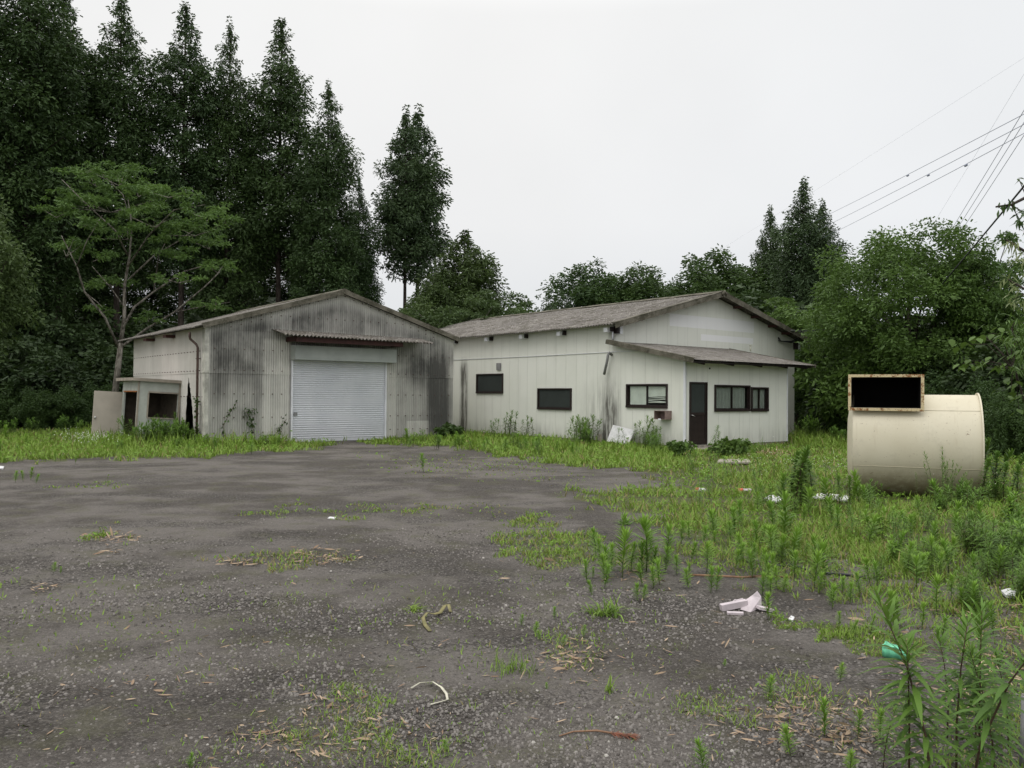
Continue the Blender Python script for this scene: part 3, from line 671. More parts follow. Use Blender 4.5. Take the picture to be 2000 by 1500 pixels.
mb = MB(); mb.quadlist([(u, LB+0.003, z) for u, z in pts]+[(u, LB+th, z) for u, z in pts], [(0, 1, 2, 3, 4), (9, 8, 7, 6, 5)]+[(i, i+5, (i+1) % 5+5, (i+1) % 5) for i in range(5)]); FP(mb, 'back_wall', MT['white'])
mb = MB(); mb.box((0.03, GW+0.1, 0), (0.10, LB, 0.10)); mb.box((0.03, 0.03, -0.02), (0.12, GW+0.1, 0.098)); mb.box((0.12, 0.03, -0.02), (5.2, 0.10, 0.098)); mb.box((EU-0.1, GW, 0), (EU-0.02, LB, 0.098)); mb.box((5.2, GW+0.02, -0.02), (EU-0.1, GW+0.1, 0.098)); FP(mb, 'plinth', MT['conc'])
# lean-to front wall
D = (0.20, 1.03, 0.13, 2.02); WA = (1.38, 3.17, 1.12, 1.95); WBx = (3.24, 4.16, 1.11, 1.90); AU = 5.28
mb = MB(); wall_holes(mb, (0, 0, 0), (1, 0, 0), 0.10, 2.66, 0.003, AU, [D, WA, WBx], (0, -1, 0), 0.10); FP(mb, 'leanto_front_wall', MT['white'])
mb = MB(); wall_holes(mb, (AU, 0, 0), (0, 1, 0), 0.10, 2.66, 0.103, GW-0.003, [], (1, 0, 0), 0.10, top=lambda s: zl(s)); FP(mb, 'leanto_side_wall', MT['white'])
mb = MB(); mb.box((0.02, -0.02, 0.0), (1.32, -0.003, 0.115)); mb.box((0.05, -0.62, -0.02), (1.35, -0.022, 0.04)); FP(mb, 'door_step', MT['conc'])
mb = MB(); mb.box((-0.012, -0.012, 0.1), (0.05, -0.003, 2.63)); mb.box((-0.012, -0.003, 0.1), (-0.003, 0.05, 2.63)); mb.box((AU-0.05, -0.012, 0.1), (AU+0.012, -0.003, 2.63))
mb.box((0.012, -0.016, 0.10), (0.20, -0.004, 0.13)); mb.box((1.03, -0.016, 0.10), (1.30, -0.004, 0.13)); split_build(mb, 'corner_trim', MT['wtrim'], fac)
# roofs
roof_slope(UC, -0.40, rz_(UC)+0.03, FZ-0.40*SL+0.03, GW-0.42, LB+0.6, 4, 0.13, 0.024, MT['roof'], 'roof', FP, 0.03, 3)
roof_slope(UC, EU+0.40, rz_(UC)+0.03, FZ-0.40*SL+0.03, GW-0.42, LB+0.6, 4, 0.13, 0.024, MT['roof'], 'roof', FP, 0.02, 4)
mb = MB()
zc = rz_(UC)
barge(mb, (UC+0.06, GW-0.44, zc+0.0), (-0.36, GW-0.44, FZ-0.40*SL+0.0), 0.03, 0.17, parts=3)
barge(mb, (UC-0.06, GW-0.455, zc+0.0), (EU+0.40, GW-0.455, FZ-0.40*SL+0.0), 0.03, 0.17, parts=3)
barge(mb, (UC+0.02, GW-0.35, zc+0.10), (-0.36, GW-0.35, FZ-0.40*SL+0.10), 0.20, 0.016, parts=3)
barge(mb, (UC-0.02, GW-0.35, zc+0.106), (EU+0.40, GW-0.35, FZ-0.40*SL+0.10), 0.20, 0.016, parts=3)
mb.tube([(UC-0.12, GW-0.47, zc-0.03), (UC, GW-0.48, zc+0.08), (UC+0.12, GW-0.47, zc-0.03)], 0.06, 8)
FP(mb, 'barge_board', MT['barge'])
mb = MB()
for i in range(15):
    y = GW-0.46+i*1.02; j = 0.012*math.sin(i*2.3)
    for sg in (-1, 1): mb.hexa([(UC+sg*0.003, y, zc+0.105+j), (UC+sg*0.30, y, zc+0.02+j), (UC+sg*0.30, y+1.06, zc+0.02), (UC+sg*0.003, y+1.06, zc+0.105), (UC+sg*0.003, y, zc+0.13+j), (UC+sg*0.30, y, zc+0.04+j), (UC+sg*0.30, y+1.06, zc+0.04), (UC+sg*0.003, y+1.06, zc+0.13)])
FP(mb, 'ridge_cap', m_barge('ridge_lichen'))
# rafter ends under the eaves: pale cap, its shadow side put in as a dark block
for y in (3.02, 5.35, 7.45, 9.6, 12.0):
    mb = MB(); mb.box((-0.26, y, 3.66), (-0.002, y+0.17, 3.80), 0); mb.box((-0.14, y-0.07, 3.68), (-0.002, y-0.002, 3.83), 1); FP(mb, 'rafter_end', [MT['wtrim'], MT['frame']])
mb = MB(); mb.box((0.12, GW-0.20, 3.60), (0.24, GW-0.002, 3.88), 0); mb.box((0.02, GW-0.18, 3.62), (0.118, GW-0.002, 3.87), 1); FP(mb, 'rafter_end', [MT['wtrim'], MT['frame']])
mb = MB(); mb.box((EU-0.02, GW-0.20, 3.52), (EU+0.10, GW+0.002, 3.76), 0); mb.box((EU-0.10, GW-0.18, 3.50), (EU-0.022, GW-0.002, 3.78), 1); FP(mb, 'rafter_end', [MT['wtrim'], MT['frame']])
mb = MB()
for u in (6.3, 7.4, 8.5, 9.4): mb.box((u, GW-0.38, rz_(u)-0.12), (u+0.09, GW-0.002, rz_(u)-0.035))
for u in (0.9, 2.0, 3.1, 4.2): mb.box((u, GW-0.38, rz_(u)-0.10), (u+0.09, GW-0.002, rz_(u)-0.02))
FP(mb, 'purlin', MT['redbrown'])
# lean-to roof
def PLn(s, t):  # s along u, t 0 at wall .. 1 at front eave
    return Vector((s, GW-0.01-t*3.56, 3.36-t*0.70))
nl = Vector((0, 0.70, -3.56)).normalized().cross(Vector((1, 0, 0))); nl = -nl if nl.z < 0 else nl
mb = MB()
for r in range(2):
    corr(mb, lambda s, t: PLn(s, t)+nl*((2-r)*0.009)+Vector((0, 0, 0.012*pn(Vector((s*0.7, t*2, 4))))), -0.30, 6.05, lambda s: (r/2, min(1, (r+1)/2+0.03)), nl, 0.020, 0.13, 0.012)
FP(mb, 'leanto_roof', MT['roof'])
mb = MB(); barge(mb, tuple(PLn(-0.31, -0.01)-Vector((0, 0, 0.03))), tuple(PLn(-0.31, 1.0)-Vector((0, 0, 0.03))), 0.03, 0.14, parts=2)
a = PLn(-0.24, 0)+Vector((0, 0, 0.045)); b = PLn(-0.24, 1)+Vector((0, 0, 0.045)); mb.beam(a, b, 0.17, 0.016); barge(mb, tuple(PLn(6.06, 0)-Vector((0, 0, 0.03))), tuple(PLn(6.06, 1.0)-Vector((0, 0, 0.03))), 0.03, 0.10, parts=2)
FP(mb, 'leanto_barge', MT['barge'])
mb = MB()
for u in (0.35, 1.75, 3.2, 4.6, 5.7):
    p = PLn(u, 0.05)-Vector((0, 0, 0.10)); q = PLn(u, 0.965)-Vector((0, 0, 0.10)); mb.beam(p, q, 0.07, 0.12)
mb.box((-0.2, -0.46, 2.575), (6.0, -0.41, 2.625)); FP(mb, 'leanto_rafter', MT['frame'])
# windows
def window(name, axis, fixed, a, b, z0, z1, panes, inner):
    """axis 'y': on the long wall (x fixed, facing -x); axis 'x': on the front (y fixed, facing -y)"""
    def bx(mb, s0, s1, za, zb, d0, d1, mi=0):
        if axis == 'y': mb.box((fixed+d0, s0, za), (fixed+d1, s1, zb), mi)
        else: mb.box((s0, fixed+d0, za), (s1, fixed+d1, zb), mi)
    f = 0.055; mb = MB(); D0, D1 = -0.045, 0.06
    bx(mb, a, b, z0, z0+f*1.3, D0-0.012, D1); bx(mb, a, b, z1-f*0.8, z1, D0, D1); bx(mb, a, a+f, z0+f*1.3, z1-f*0.8, D0, D1); bx(mb, b-f, b, z0+f*1.3, z1-f*0.8, D0, D1)
    wn_ = FP(mb, name, MT['frame'])
    a2, b2, za, zb = a+f, b-f, z0+f*1.3, z1-f*0.8
    if panes == 0:
        mb = MB(); bx(mb, a2+0.012, b2-0.012, za+0.01, zb-0.01, 0.0, 0.006); FP(mb, 'screen', MT['screen'], wn_)
        mb = MB(); 
        for s in (a2, b2-0.02): bx(mb, s, s+0.02, za, zb, -0.012, 0.012)
        bx(mb, a2, b2, za, za+0.02, -0.013, 0.013); FP(mb, 'screen_frame', MT['frame'], wn_)
        mb = MB(); bx(mb, a2, b2, za, zb, 0.03, 0.036); FP(mb, 'pane', MT['dark'], wn_)
    else:
        mid = (a2+b2)/2
        for k, (p, q, dd) in enumerate(((a2, mid+0.02, -0.005), (mid-0.02, b2, 0.022))):
            mb = MB(); t = 0.03
            bx(mb, p, p+t, za, zb, dd, dd+0.022); bx(mb, q-t, q, za, zb, dd, dd+0.022); bx(mb, p+t, q-t, za, za+t, dd, dd+0.022); bx(mb, p+t, q-t, zb-t, zb, dd, dd+0.022); FP(mb, 'sash', MT['frame'], wn_)
            mb = MB(); bx(mb, p+t, q-t, za+t, zb-t, dd+0.009, dd+0.013); FP(mb, 'pane', MT['glass'], wn_)
        if inner == 'blind':
            mb = MB(); z = zb-0.01; i = 0
            while z > za+0.02:
                ratio = (z-za)/(zb-za)
                L0, L1 = a2+0.02, b2-0.02
                # intact on the far half; broken and gappy on the near half
                sp_ = mid
                def slat(s0, s1, zz, tilt, dz=0.0):
                    if axis == 'y': mb.hexa([(fixed+0.045, s0, zz), (fixed+0.055+tilt, s0, zz+0.004), (fixed+0.055+tilt, s1, zz+0.004+dz), (fixed+0.045, s1, zz+dz), (fixed+0.045, s0, zz+0.020), (fixed+0.055+tilt, s0, zz+0.023), (fixed+0.055+tilt, s1, zz+0.023+dz), (fixed+0.045, s1, zz+0.020+dz)])
                slat(sp_+0.03, L1-0.04, z-0.022, 0.0)
                if ratio > 0.52 or i % 4 == 1: slat(L0, sp_-0.03, z-0.022, 0.0, 0.0)
                elif i % 5 == 0: slat(L0+0.05, sp_-0.03, z-0.03, 0.0, 0.035)
                z -= 0.024; i += 1
            FP(mb, 'blind', MT['blind'], wn_)
        elif inner == 'curtain':
            mb = MB(); N_ = 46; vs = []; fs = []
            for i in range(N_+1):
                s = a2+(b2-a2)*0.93*i/N_; o_ = 0.062+0.010*math.sin(i*1.3)+0.005*math.sin(i*3.1)
                vs += [(s, fixed+o_, za-0.02), (s, fixed+o_, zb+0.02)]
            for i in range(N_): fs.append((2*i, 2*i+2, 2*i+3, 2*i+1))
            k = len(vs); vs += [(x_, y_+0.004, z_) for x_, y_, z_ in vs]; fs += [tuple(reversed([j+k for j in f_])) for f_ in fs]
            mb.quadlist(vs, fs, 0, True); FP(mb, 'curtain', MT['curtain'], wn_)
    return wn_
window('window', 'y', 0.0, W1[0], W1[1], W1[2], W1[3], 0, None)
window('window', 'y', 0.0, W2[0], W2[1], W2[2], W2[3], 0, None)
window('window', 'y', 0.0, W3[0], W3[1], W3[2], W3[3], 2, 'blind')
window('window', 'x', 0.0, WA[0], WA[1], WA[2], WA[3], 2, 'curtain')
window('window', 'x', 0.0, WBx[0], WBx[1], WBx[2], WBx[3], 2, 'curtain')
# door
mb = MB(); a, b, c, d_ = D; mb.box((a, -0.03, c), (a+0.045, 0.06, d_)); mb.box((b-0.045, -0.03, c), (b, 0.06, d_)); mb.box((a+0.045, -0.03, d_-0.045), (b-0.045, 0.06, d_)); mb.box((a+0.045, -0.03, c), (b-0.045, 0.06, c+0.035)); dr = FP(mb, 'door', MT['frame'])
mb = MB(); zm = 1.05; mb.box((a+0.05, -0.005, c+0.04), (b-0.05, 0.03, c+0.16)); mb.box((a+0.05, -0.005, zm-0.04), (b-0.05, 0.03, zm+0.05)); mb.box((a+0.05, -0.005, c+0.16), (a+0.10, 0.03, d_-0.05)); mb.box((b-0.10, -0.005, c+0.16), (b-0.05, 0.03, d_-0.05)); FP(mb, 'door_leaf', MT['frame'], dr)
mb = MB(); mb.box((a+0.10, 0.008, zm+0.05), (b-0.10, 0.014, d_-0.05)); FP(mb, 'pane', MT['screen'], dr)
mb = MB(); mb.box((a+0.10, 0.006, c+0.16), (b-0.10, 0.02, zm-0.04)); FP(mb, 'lower_panel', MT['frame'], dr)
mb = MB(); mb.tube([(a+0.085, -0.006, 1.02), (a+0.085, -0.055, 1.02), (a+0.13, -0.06, 1.01), (a+0.20, -0.055, 0.985)], 0.012, 8); FP(mb, 'handle', MT['metal'], dr)
# small fittings
mb = MB(); mb.box((-0.05, 9.0, 2.53), (-0.003, 9.26, 2.80)); FP(mb, 'vent_cover', MT['grey'])
mb = MB(); mb.tube([(-0.02, 12.3, 3.01), (-0.02, 7.5, 3.0), (-0.02, 2.5, 3.015), (-0.02, 1.6, 3.0)], 0.011, 6); FP(mb, 'conduit', MT['wtrim'])
mb = MB(); mb.tube([(-0.05, 2.98, 3.72), (-0.05, 2.98, 3.42)], 0.028, 8); FP(mb, 'drain_pipe', MT['wtrim'])
mb = MB(); mb.tube([(-0.02, 3.05, 2.92), (-0.12, 3.05, 2.98), (-0.17, 3.07, 2.90), (-0.16, 3.12, 2.7), (-0.14, 3.27, 2.28)], 0.045, 10); FP(mb, 'broken_elbow_pipe', MT['grey'])
mb = MB(); mb.tube([(7.0, 2.72, 3.30), (7.0, 2.72, 3.50)], 0.028, 8); mb.tube([(7.0, 2.72, 3.50), (7.0, 2.72, 3.53)], 0.05, 8); FP(mb, 'vent_stub', MT['cream'])
mb = MB(); mb.box((EU-1.0, GW-0.50, 4.18), (EU-0.35, GW-0.475, 4.235)); mb.box((EU-0.36, GW-0.53, 4.14), (EU-0.30, GW-0.47, 4.26), 1); mb.box((EU-0.29, GW-0.5, 4.18), (EU-0.05, GW-0.48, 4.215))
FP(mb, 'service_bracket', [MT['metal'], MT['cable']])
mb = MB()
for k in range(3):
    mb.tube([(EU-0.25+0.05*k, GW-0.50, 4.18), (EU-0.32, GW-0.42, 3.98-0.05*k), (EU-0.6, GW-0.25, 3.80-0.03*k), (EU-1.0-0.1*k, GW-0.05, 3.80), (EU-1.15, GW-0.02, 3.95)], 0.015, 6)
FP(mb, 'cable_loop', MT['cable'])
mb = MB(); mb.box((EU-4.95, 0.5, 1.30), (EU-4.82, 0.68, 1.75)); mb.box((EU-4.95, 0.52, 1.02), (EU-4.84, 0.70, 1.25)); FP(mb, 'meter_box', MT['grey'])
mb = MB(); mb.box((1.12, -0.02, 2.42), (1.17, -0.003, 2.47)); FP(mb, 'light_stub', MT['dark'])
mb = MB(); mb.box((0.3, 0.3, -0.1), (5.0, GW, 0.09)); mb.box((0.3, GW+0.2, -0.1), (EU-0.2, LB, 0.09)); FP(mb, 'floor_slab', MT['conc'])

# mailbox
ml = thing('mailbox', 'dull red brown open mailbox on the cream wall below the blinds window', 'mailbox', B(-0.003, 0.72, 0.88), BRZ)
mb = MB(); t = 0.012
mb.box((-0.30, -0.22, 0), (-0.001, 0.22, t)); mb.box((-0.30, -0.22, 0.25), (-0.001, 0.22, 0.25+t)); mb.box((-0.30, -0.22, t), (-0.001, -0.22+t, 0.25)); mb.box((-0.30, 0.22-t, t), (-0.001, 0.22, 0.25)); mb.box((-0.02, -0.208, t), (-0.001, 0.208, 0.25))
mb.build('box_shell', MT['mail'], ml)
mb = MB(); mb.box((-0.312, -0.05, -0.02), (-0.301, 0.05, 0.03)); mb.build('latch', MT['wtrim'], ml)

# guard booth (leans slightly)
bo = thing('guard_booth', 'small pale panel booth with an open doorway beside the grey shed', 'booth', B(-12.50, 11.6), 0)
bo.rotation_euler = (Matrix.Rotation(BRZ, 3, 'Z') @ Matrix.Rotation(R(3.0), 3, 'Y')).to_euler()
BL, BD, BH = 1.27, 1.95, 1.93
mb = MB(); wall_holes(mb, (0, 0, 0), (1, 0, 0), 0, BH, 0, BL, [(0.30, 1.21, 0.78, 1.60)], (0, -1, 0), 0.05); mb.build('front_panel', MT['booth'], bo)
mb = MB(); wall_holes(mb, (0, 0.052, 0), (0, 1, 0), 0, BH, 0, BD, [(0.10, 1.72, 0.05, 1.58)], (-1, 0, 0), 0.05); mb.build('side_panel', MT['booth'], bo)
mb = MB(); mb.box((BL-0.05, 0.052, 0), (BL, BD, BH)); mb.box((0.05, BD, 0), (BL, BD+0.05, BH)); mb.build('back_panel', MT['booth'], bo)
mb = MB(); mb.box((-0.02, -0.02, 0), (0.03, -0.002, BH)); mb.box((-0.02, -0.002, 0), (-0.002, 0.05, BH)); mb.box((BL-0.05, -0.02, 0), (BL+0.02, -0.002, BH)); split_build(mb, 'corner_post', MT['fascia'], bo)
mb = MB(); mb.box((-0.22, -0.12, BH+0.002), (BL+0.12, BD+0.12, BH+0.10)); mb.build('roof', MT['fascia'], bo)
mb = MB(); mb.box((0.30, -0.03, 0.76), (1.21, 0.03, 0.80)); mb.box((0.30, -0.03, 1.58), (1.21, 0.03, 1.63)); mb.box((0.28, -0.03, 0.80), (0.32, 0.03, 1.58)); mb.build('window_frame', MT['fascia'], bo)
mb = MB(); mb.box((-0.03, 0.16, 1.58), (0.02, 1.78, 1.62)); mb.build('door_lintel', MT['orange'], bo)
mb = MB(); mb.box((0.06, 0.06, 0.0), (BL-0.06, BD-0.01, 0.02)); mb.build('floor', MT['dark'], bo)
mb = MB(); mb.box((0.06, BD-0.03, 0.03), (BL-0.06, BD-0.01, BH-0.03)); mb.box((BL-0.08, 0.06, 0.03), (BL-0.055, BD-0.04, BH-0.03)); mb.box((0.06, 0.06, BH-0.028), (BL-0.06, BD-0.04, BH-0.004)); mb.build('dark_lining', plain('dark_brown_lining', (0.06, 0.045, 0.035), 0.8, 0.3, 5), bo)  # brown lining added to make the inside of the booth dark
mb = MB(); mb.box((-0.90, 1.80, 0.03), (-0.04, 1.835, 1.57)); bd = mb.build('door', MT['door'], bo)
mb = MB(); mb.tube([(-0.83, 1.798, 0.70), (-0.83, 1.74, 0.70)], 0.028, 10); mb.build('door_knob', MT['metal'], bd)

# ---- metal drum with duct
TC = Vector((6.68, 13.75, 0.80)); ax = Vector((0.915, -0.40, 0)).normalized(); TL, TR = 1.84, 0.85
tk = thing('fan_housing', 'cream steel drum with a rusty square duct mouth lying in the weeds', 'drum', (TC.x, TC.y, 0), math.atan2(ax.y, ax.x))
def shell(mb, x0, x1, r, n=72, mi=0, cut=None):
    vs = []; fs = []
    for k in range(n):
        a = 2*math.pi*k/n; vs += [(x0, r*math.cos(a), r*math.sin(a)), (x1, r*math.cos(a), r*math.sin(a))]
    for k in range(n):
        if cut is not None and r*math.sin(2*math.pi*(k+0.5)/n) > cut: continue
        a = 2*k; b = 2*((k+1) % n); fs.append((a, a+1, b+1, b))
    mb.quadlist(vs, fs, mi, True)
ZA = 0.80
def tko(mb, name, mats): o = mb.build(name, mats, tk); o.location = (0, 0, ZA); return o
DX1 = -TL/2+1.00; mb = MB(); shell(mb, DX1, TL/2, TR); shell(mb, TL/2, DX1, TR-0.01); shell(mb, -TL/2, DX1, TR, cut=0.60); shell(mb, DX1, -TL/2, TR-0.01, cut=0.60)
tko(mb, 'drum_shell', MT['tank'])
mb = MB(); mb.tube([(DX1+0.04, -math.sqrt(TR**2-0.60**2)-0.002, 0.60), (TL/2-0.01, -math.sqrt(TR**2-0.60**2)-0.002, 0.60)], 0.005, 6); mb.tube([(-TL/2+0.01, -math.sqrt(TR**2-0.30**2)-0.001, -0.30), (TL/2-0.01, -math.sqrt(TR**2-0.30**2)-0.001, -0.30)], 0.004, 6); split_build(mb, 'weld_seam', MT['tank'], tk, (0, 0, ZA))
mb = MB(); n = 72; vs = []; fs = []
for (xx, rr) in ((-TL/2-0.10, 0.05), (-TL/2-0.09, 0.45), (-TL/2-0.05, 0.72), (-TL/2-0.001, TR-0.003)):
    vs += [(xx, rr*math.cos(2*math.pi*k/n), rr*math.sin(2*math.pi*k/n)) for k in range(n)]
for i in range(3):
    for k in range(n): fs.append((i*n+k, i*n+(k+1) % n, (i+1)*n+(k+1) % n, (i+1)*n+k))
fs.append(tuple(range(n))); mb.quadlist(vs, fs, 0, True); tko(mb, 'end_cap', MT['tank'])
mb = MB(); n = 72; vs = []; fs = []
for k in range(n):
    a = 2*math.pi*k/n; c, s = math.cos(a), math.sin(a)
    vs += [(TL/2-0.005, 0.80*c, 0.80*s), (TL/2-0.005, 0.885*c, 0.885*s), (TL/2+0.018, 0.885*c, 0.885*s), (TL/2+0.018, 0.80*c, 0.80*s)]
for k in range(n):
    a = 4*k; b = 4*((k+1) % n)
    for j in range(4): fs.append((a+j, a+(j+1) % 4, b+(j+1) % 4, b+j))
mb.quadlist(vs, fs); fl = tko(mb, 'end_flange', MT['tank'])
mb = MB(); 
for k in range(0, n): pass
mb.quadlist([(TL/2-0.04, 0.79*math.cos(2*math.pi*k/40), 0.79*math.sin(2*math.pi*k/40)) for k in range(40)], [tuple(range(40))]); mb.quadlist([(TL/2-0.06, 0.79*math.cos(2*math.pi*k/40), 0.79*math.sin(2*math.pi*k/40)) for k in range(40)], [tuple(reversed(range(40)))]); tko(mb, 'inner_plate', MT['duct'])
# duct: tangential, mouth facing the camera
dx0, dx1, dz0, dz1, yf, yb = -TL/2-0.03, -TL/2+1.00, 0.625, 1.13, -0.72, 0.52
mb = MB(); t = 0.006
for (a, b) in (((dx0, yf, dz0), (dx1, yb, dz0+t)), ((dx0, yf, dz1-t), (dx1, yb, dz1)), ((dx0, yf, dz0+t), (dx0+t, yb, dz1-t)), ((dx1-t, yf, dz0+t), (dx1, yb, dz1-t)), ((dx0+t, yb-t, dz0+t), (dx1-t, yb, dz1-t))): mb.box(a, b, 0)
for (a, b) in (((dx0+t, yf+0.02, dz0+t+0.001), (dx1-t, yb-t, dz0+t+0.003)), ((dx0+t, yf+0.02, dz1-t-0.003), (dx1-t, yb-t, dz1-t-0.001)), ((dx0+t+.001, yf+0.02, dz0+t+.003), (dx0+t+0.003, yb-t, dz1-t-.003)), ((dx1-t-0.003, yf+0.02, dz0+t+.003), (dx1-t-0.001, yb-t, dz1-t-.003)), ((dx0+t+.003, yb-t-0.003, dz0+t+.003), (dx1-t-.003, yb-t-0.001, dz1-t-.003))): mb.box(a, b, 1)  # near-black lining: the dark inside the duct is put into its colour
du = tko(mb, 'duct', [MT['tank'], MT['duct']])
mb = MB(); fw = 0.04
mb.box((dx0-fw, yf-0.03, dz0-fw), (dx1+fw, yf, dz0+0.004)); mb.box((dx0-fw, yf-0.03, dz1-0.004), (dx1+fw, yf, dz1+fw)); mb.box((dx0-fw, yf-0.03, dz0+0.004), (dx0+0.004, yf, dz1-0.004)); mb.box((dx1-0.004, yf-0.03, dz0+0.004), (dx1+fw, yf, dz1-0.004))
mb.build('duct_flange', MT['rust'], du)

exec_marker = 1
# ------------------------------------------------------------------ trees
def trunk_tube(mb, H, r, lean=0.0, n=10, seg=8, top=0.03):
    pts = []; rad = []
    for i in range(seg+1):
        t = i/seg; pts.append((lean*t*t+0.04*math.sin(t*9), 0.04*math.cos(t*7), H*t)); rad.append(r*(1-t)+top*t if i else r*1.25)
    mb.tube(pts, rad, n)
def cedar(name, seed, H=24.0, base=0.22, Rm=2.7, mat='cedar', clr=0.55, nbr=130, per=46, pw=0.75, leaf=(0.17, 0.085), taper=1.0, gap=0.0):
    global rng; rng = np.random.default_rng(seed); random.seed(seed)
    t_ = thing(name, 'x', 'tree')
    mb = MB(); trunk_tube(mb, H*0.985, 0.019*H*0.5, 0, 10, 10); 
    C = []; RD = []
    zb = H*base
    for i in range(nbr):
        q = (i+0.5)/nbr; z = zb+(H-zb)*(q**0.92); t = (H-z)/(H-zb)
        r = Rm*(0.68*(t/0.3)**0.98 if t < 0.3 else 0.68+0.32*(t-0.3)/0.7)*(0.78+0.34*random.random())*(1 if t < 0.8 else 1-0.35*(t-0.8)/0.2)+0.06
        if random.random() < gap: continue
        a = i*2.399+random.uniform(-0.4, 0.4)
        bx_, by_ = math.cos(a), math.sin(a); tip = z+r*0.10
        if r > 0.8: mb.tube([(0, 0, z-r*0.25), (bx_*r*0.5, by_*r*0.5, z-r*0.22), (bx_*r*0.92, by_*r*0.92, z+r*0.02)], [0.02+0.012*r, 0.02+0.006*r, 0.012], 5, cap=False)
        nc = max(1, int(r/0.75))
        for c in range(nc):
            f = 1-(c*0.75/r) if nc > 1 else 0.7
            cr_ = min(0.18+0.30*r, 0.85)*(0.6+0.7*random.random())*min(1.2, clr/0.55)
            if f < 0.35 and t > 0.3: continue
            C.append((bx_*r*f*0.9+random.uniform(-.15, .15), by_*r*f*0.9+random.uniform(-.15, .15), z+0.18*r*(f-0.6)+random.uniform(-.25, .25))); RD.append(cr_)
    for z in np.linspace(0.93*H, H, 9): C.append((random.uniform(-.08, .08), random.uniform(-.08, .08), z)); RD.append(0.07+0.20*(H-z)/(0.07*H))
    mb.build('trunk', MT['bark'], t_)
    C = np.array(C); RD = np.array(RD)
    pr = clumps(C, RD, int(per*1.75), leaf[0], leaf[1], 0.05, 0.80, None, 0.35, 0.25)
    np_mesh('crown', pr[0], pr[1], MT[mat], pr[2], parent=t_)
    return t_, kids(t_)
def broad(name, seed, trunk_h, C0, Rx, Rz, ncl=150, per=90, cl=0.55, mat='broad', leaf=(0.14, 0.08), tr=0.16, limbs=14, layered=False, bark='bark', flat=0.8, lump=0.28, shellp=0.45, ntr=1):
    """crown centred at height C0, radius Rx, Rz"""
    global rng; rng = np.random.default_rng(seed); random.seed(seed)
    t_ = thing(name, 'x', 'tree'); mb = MB()
    d = rdir(ncl); rr = shellp+(1-shellp)*rng.random(ncl)**0.6
    C = d*rr[:, None]*np.array([Rx, Rx, Rz]); lum = np.array([1+lump*2*pn(Vector(p)*1.1+Vector((seed, 0, 0))) for p in d]); C *= lum[:, None]
    C[:, 2] += C0
    if layered: C[:, 2] = np.round(C[:, 2]/layered)*layered+rng.normal(size=ncl)*0.08
    C = C[C[:, 2] > 0.25]
    RD = cl*(0.6+0.7*rng.random(len(C)))
    for k in range(ntr):
        bx_ = (k-(ntr-1)/2)*0.35
        mb.tube([(bx_, 0, -0.05), (bx_*1.3+0.05, 0.03, trunk_h*0.5), (bx_*2+0.02, -0.05, trunk_h), (bx_*2.5, 0, C0+Rz*0.45)], [tr*1.2, tr, tr*0.8, tr*0.25], 9)
    for k in rng.choice(len(C), min(limbs, len(C)), replace=False):
        p = Vector(C[k]); z0 = min(trunk_h*(0.75+0.35*random.random()), p.z*0.85); m = Vector((p.x*0.45, p.y*0.45, z0+(p.z-z0)*0.6))
        mb.tube([(0, 0, z0), m, p], [tr*0.45, tr*0.28, 0.015], 6, cap=False)
    mb.build('trunk', MT[bark], t_)
    pr = clumps(C, RD, per, leaf[0], leaf[1], 0.1, flat, None, 0.3, 0.3)
    np_mesh('crown', pr[0], pr[1], MT[mat], pr[2], parent=t_)
    return t_, kids(t_)
def place(proto, used, x, ytop, depth, H0, label, group=None, rz=None, wide=1.0):
    p = at(x, 770, depth); ht = CH+(770+(x-1000)*0.0081-ytop)/FPX*depth; s = ht/H0
    rz = random.uniform(0, 6.28) if rz is None else rz
    if used not in USED:
        USED.add(used); o = proto[0]; o.location = (p.x, p.y, 0); o.rotation_euler = (0, 0, rz); o.scale = (s*wide, s*wide, s); o['label'] = label
        if group: o['group'] = group
        return o
    return copy_tree(proto[0], proto[1], (p.x, p.y, 0), rz, (s*wide, s*wide, s), label, group)
USED = set()
cA = cedar('cedar_tree', 11, 24, 0.32, 2.95, 'cedar', nbr=150, per=95, gap=0.04)
cB = cedar('cedar_tree', 12, 24, 0.36, 2.7, 'cedar', nbr=140, per=90, gap=0.10)
cC = cedar('cedar_tree', 13, 24, 0.22, 3.0, 'cedar', nbr=160, per=95, gap=0.03)
cP = cedar('cedar_tree', 14, 18, 0.46, 2.1, 'cedar2', nbr=120, per=62, pw=0.75, gap=0.16, clr=0.5)
gc = 'tall cedars behind the grey shed'
CED = [
 (cA, 'a', -120, -260, 40, 'cedar cut by the left edge of the picture, tallest of the row', 1.0), (cC, 'c', 45, -150, 42, 'very tall cedar nearest the left edge with its tip above the frame', 1.1),
 (cB, 'b', 112, -40, 46, 'cedar squeezed between the leftmost giant and the one above the booth', 0.95), (cA, 'a', 225, -30, 46, 'dense cedar whose tip rises above the frame over the layered tree', 1.0),
 (cB, 'b', 352, 0, 47, 'gappy pointed cedar touching the top of the frame left of the shed', 1.05), (cC, 'c', 440, 40, 48, 'blunt topped cedar standing fourth from the shed ridge', 0.85),
 (cB, 'b', 541, 30, 49, 'slender sharply pointed cedar rising behind the shed roof', 1.05), (cC, 'c', 636, 160, 47, 'broad cedar directly above the shed ridge', 1.05), (cA, 'a', 697, 345, 50, 'shortest dense cedar at the right end of the forest row', 0.95),
]
random.seed(5)
for i, (pr_, key, x, yt, dp, lb, wd) in enumerate(CED): place(pr_, key, x, yt, dp, 24, lb, gc, wide=wd*0.87)
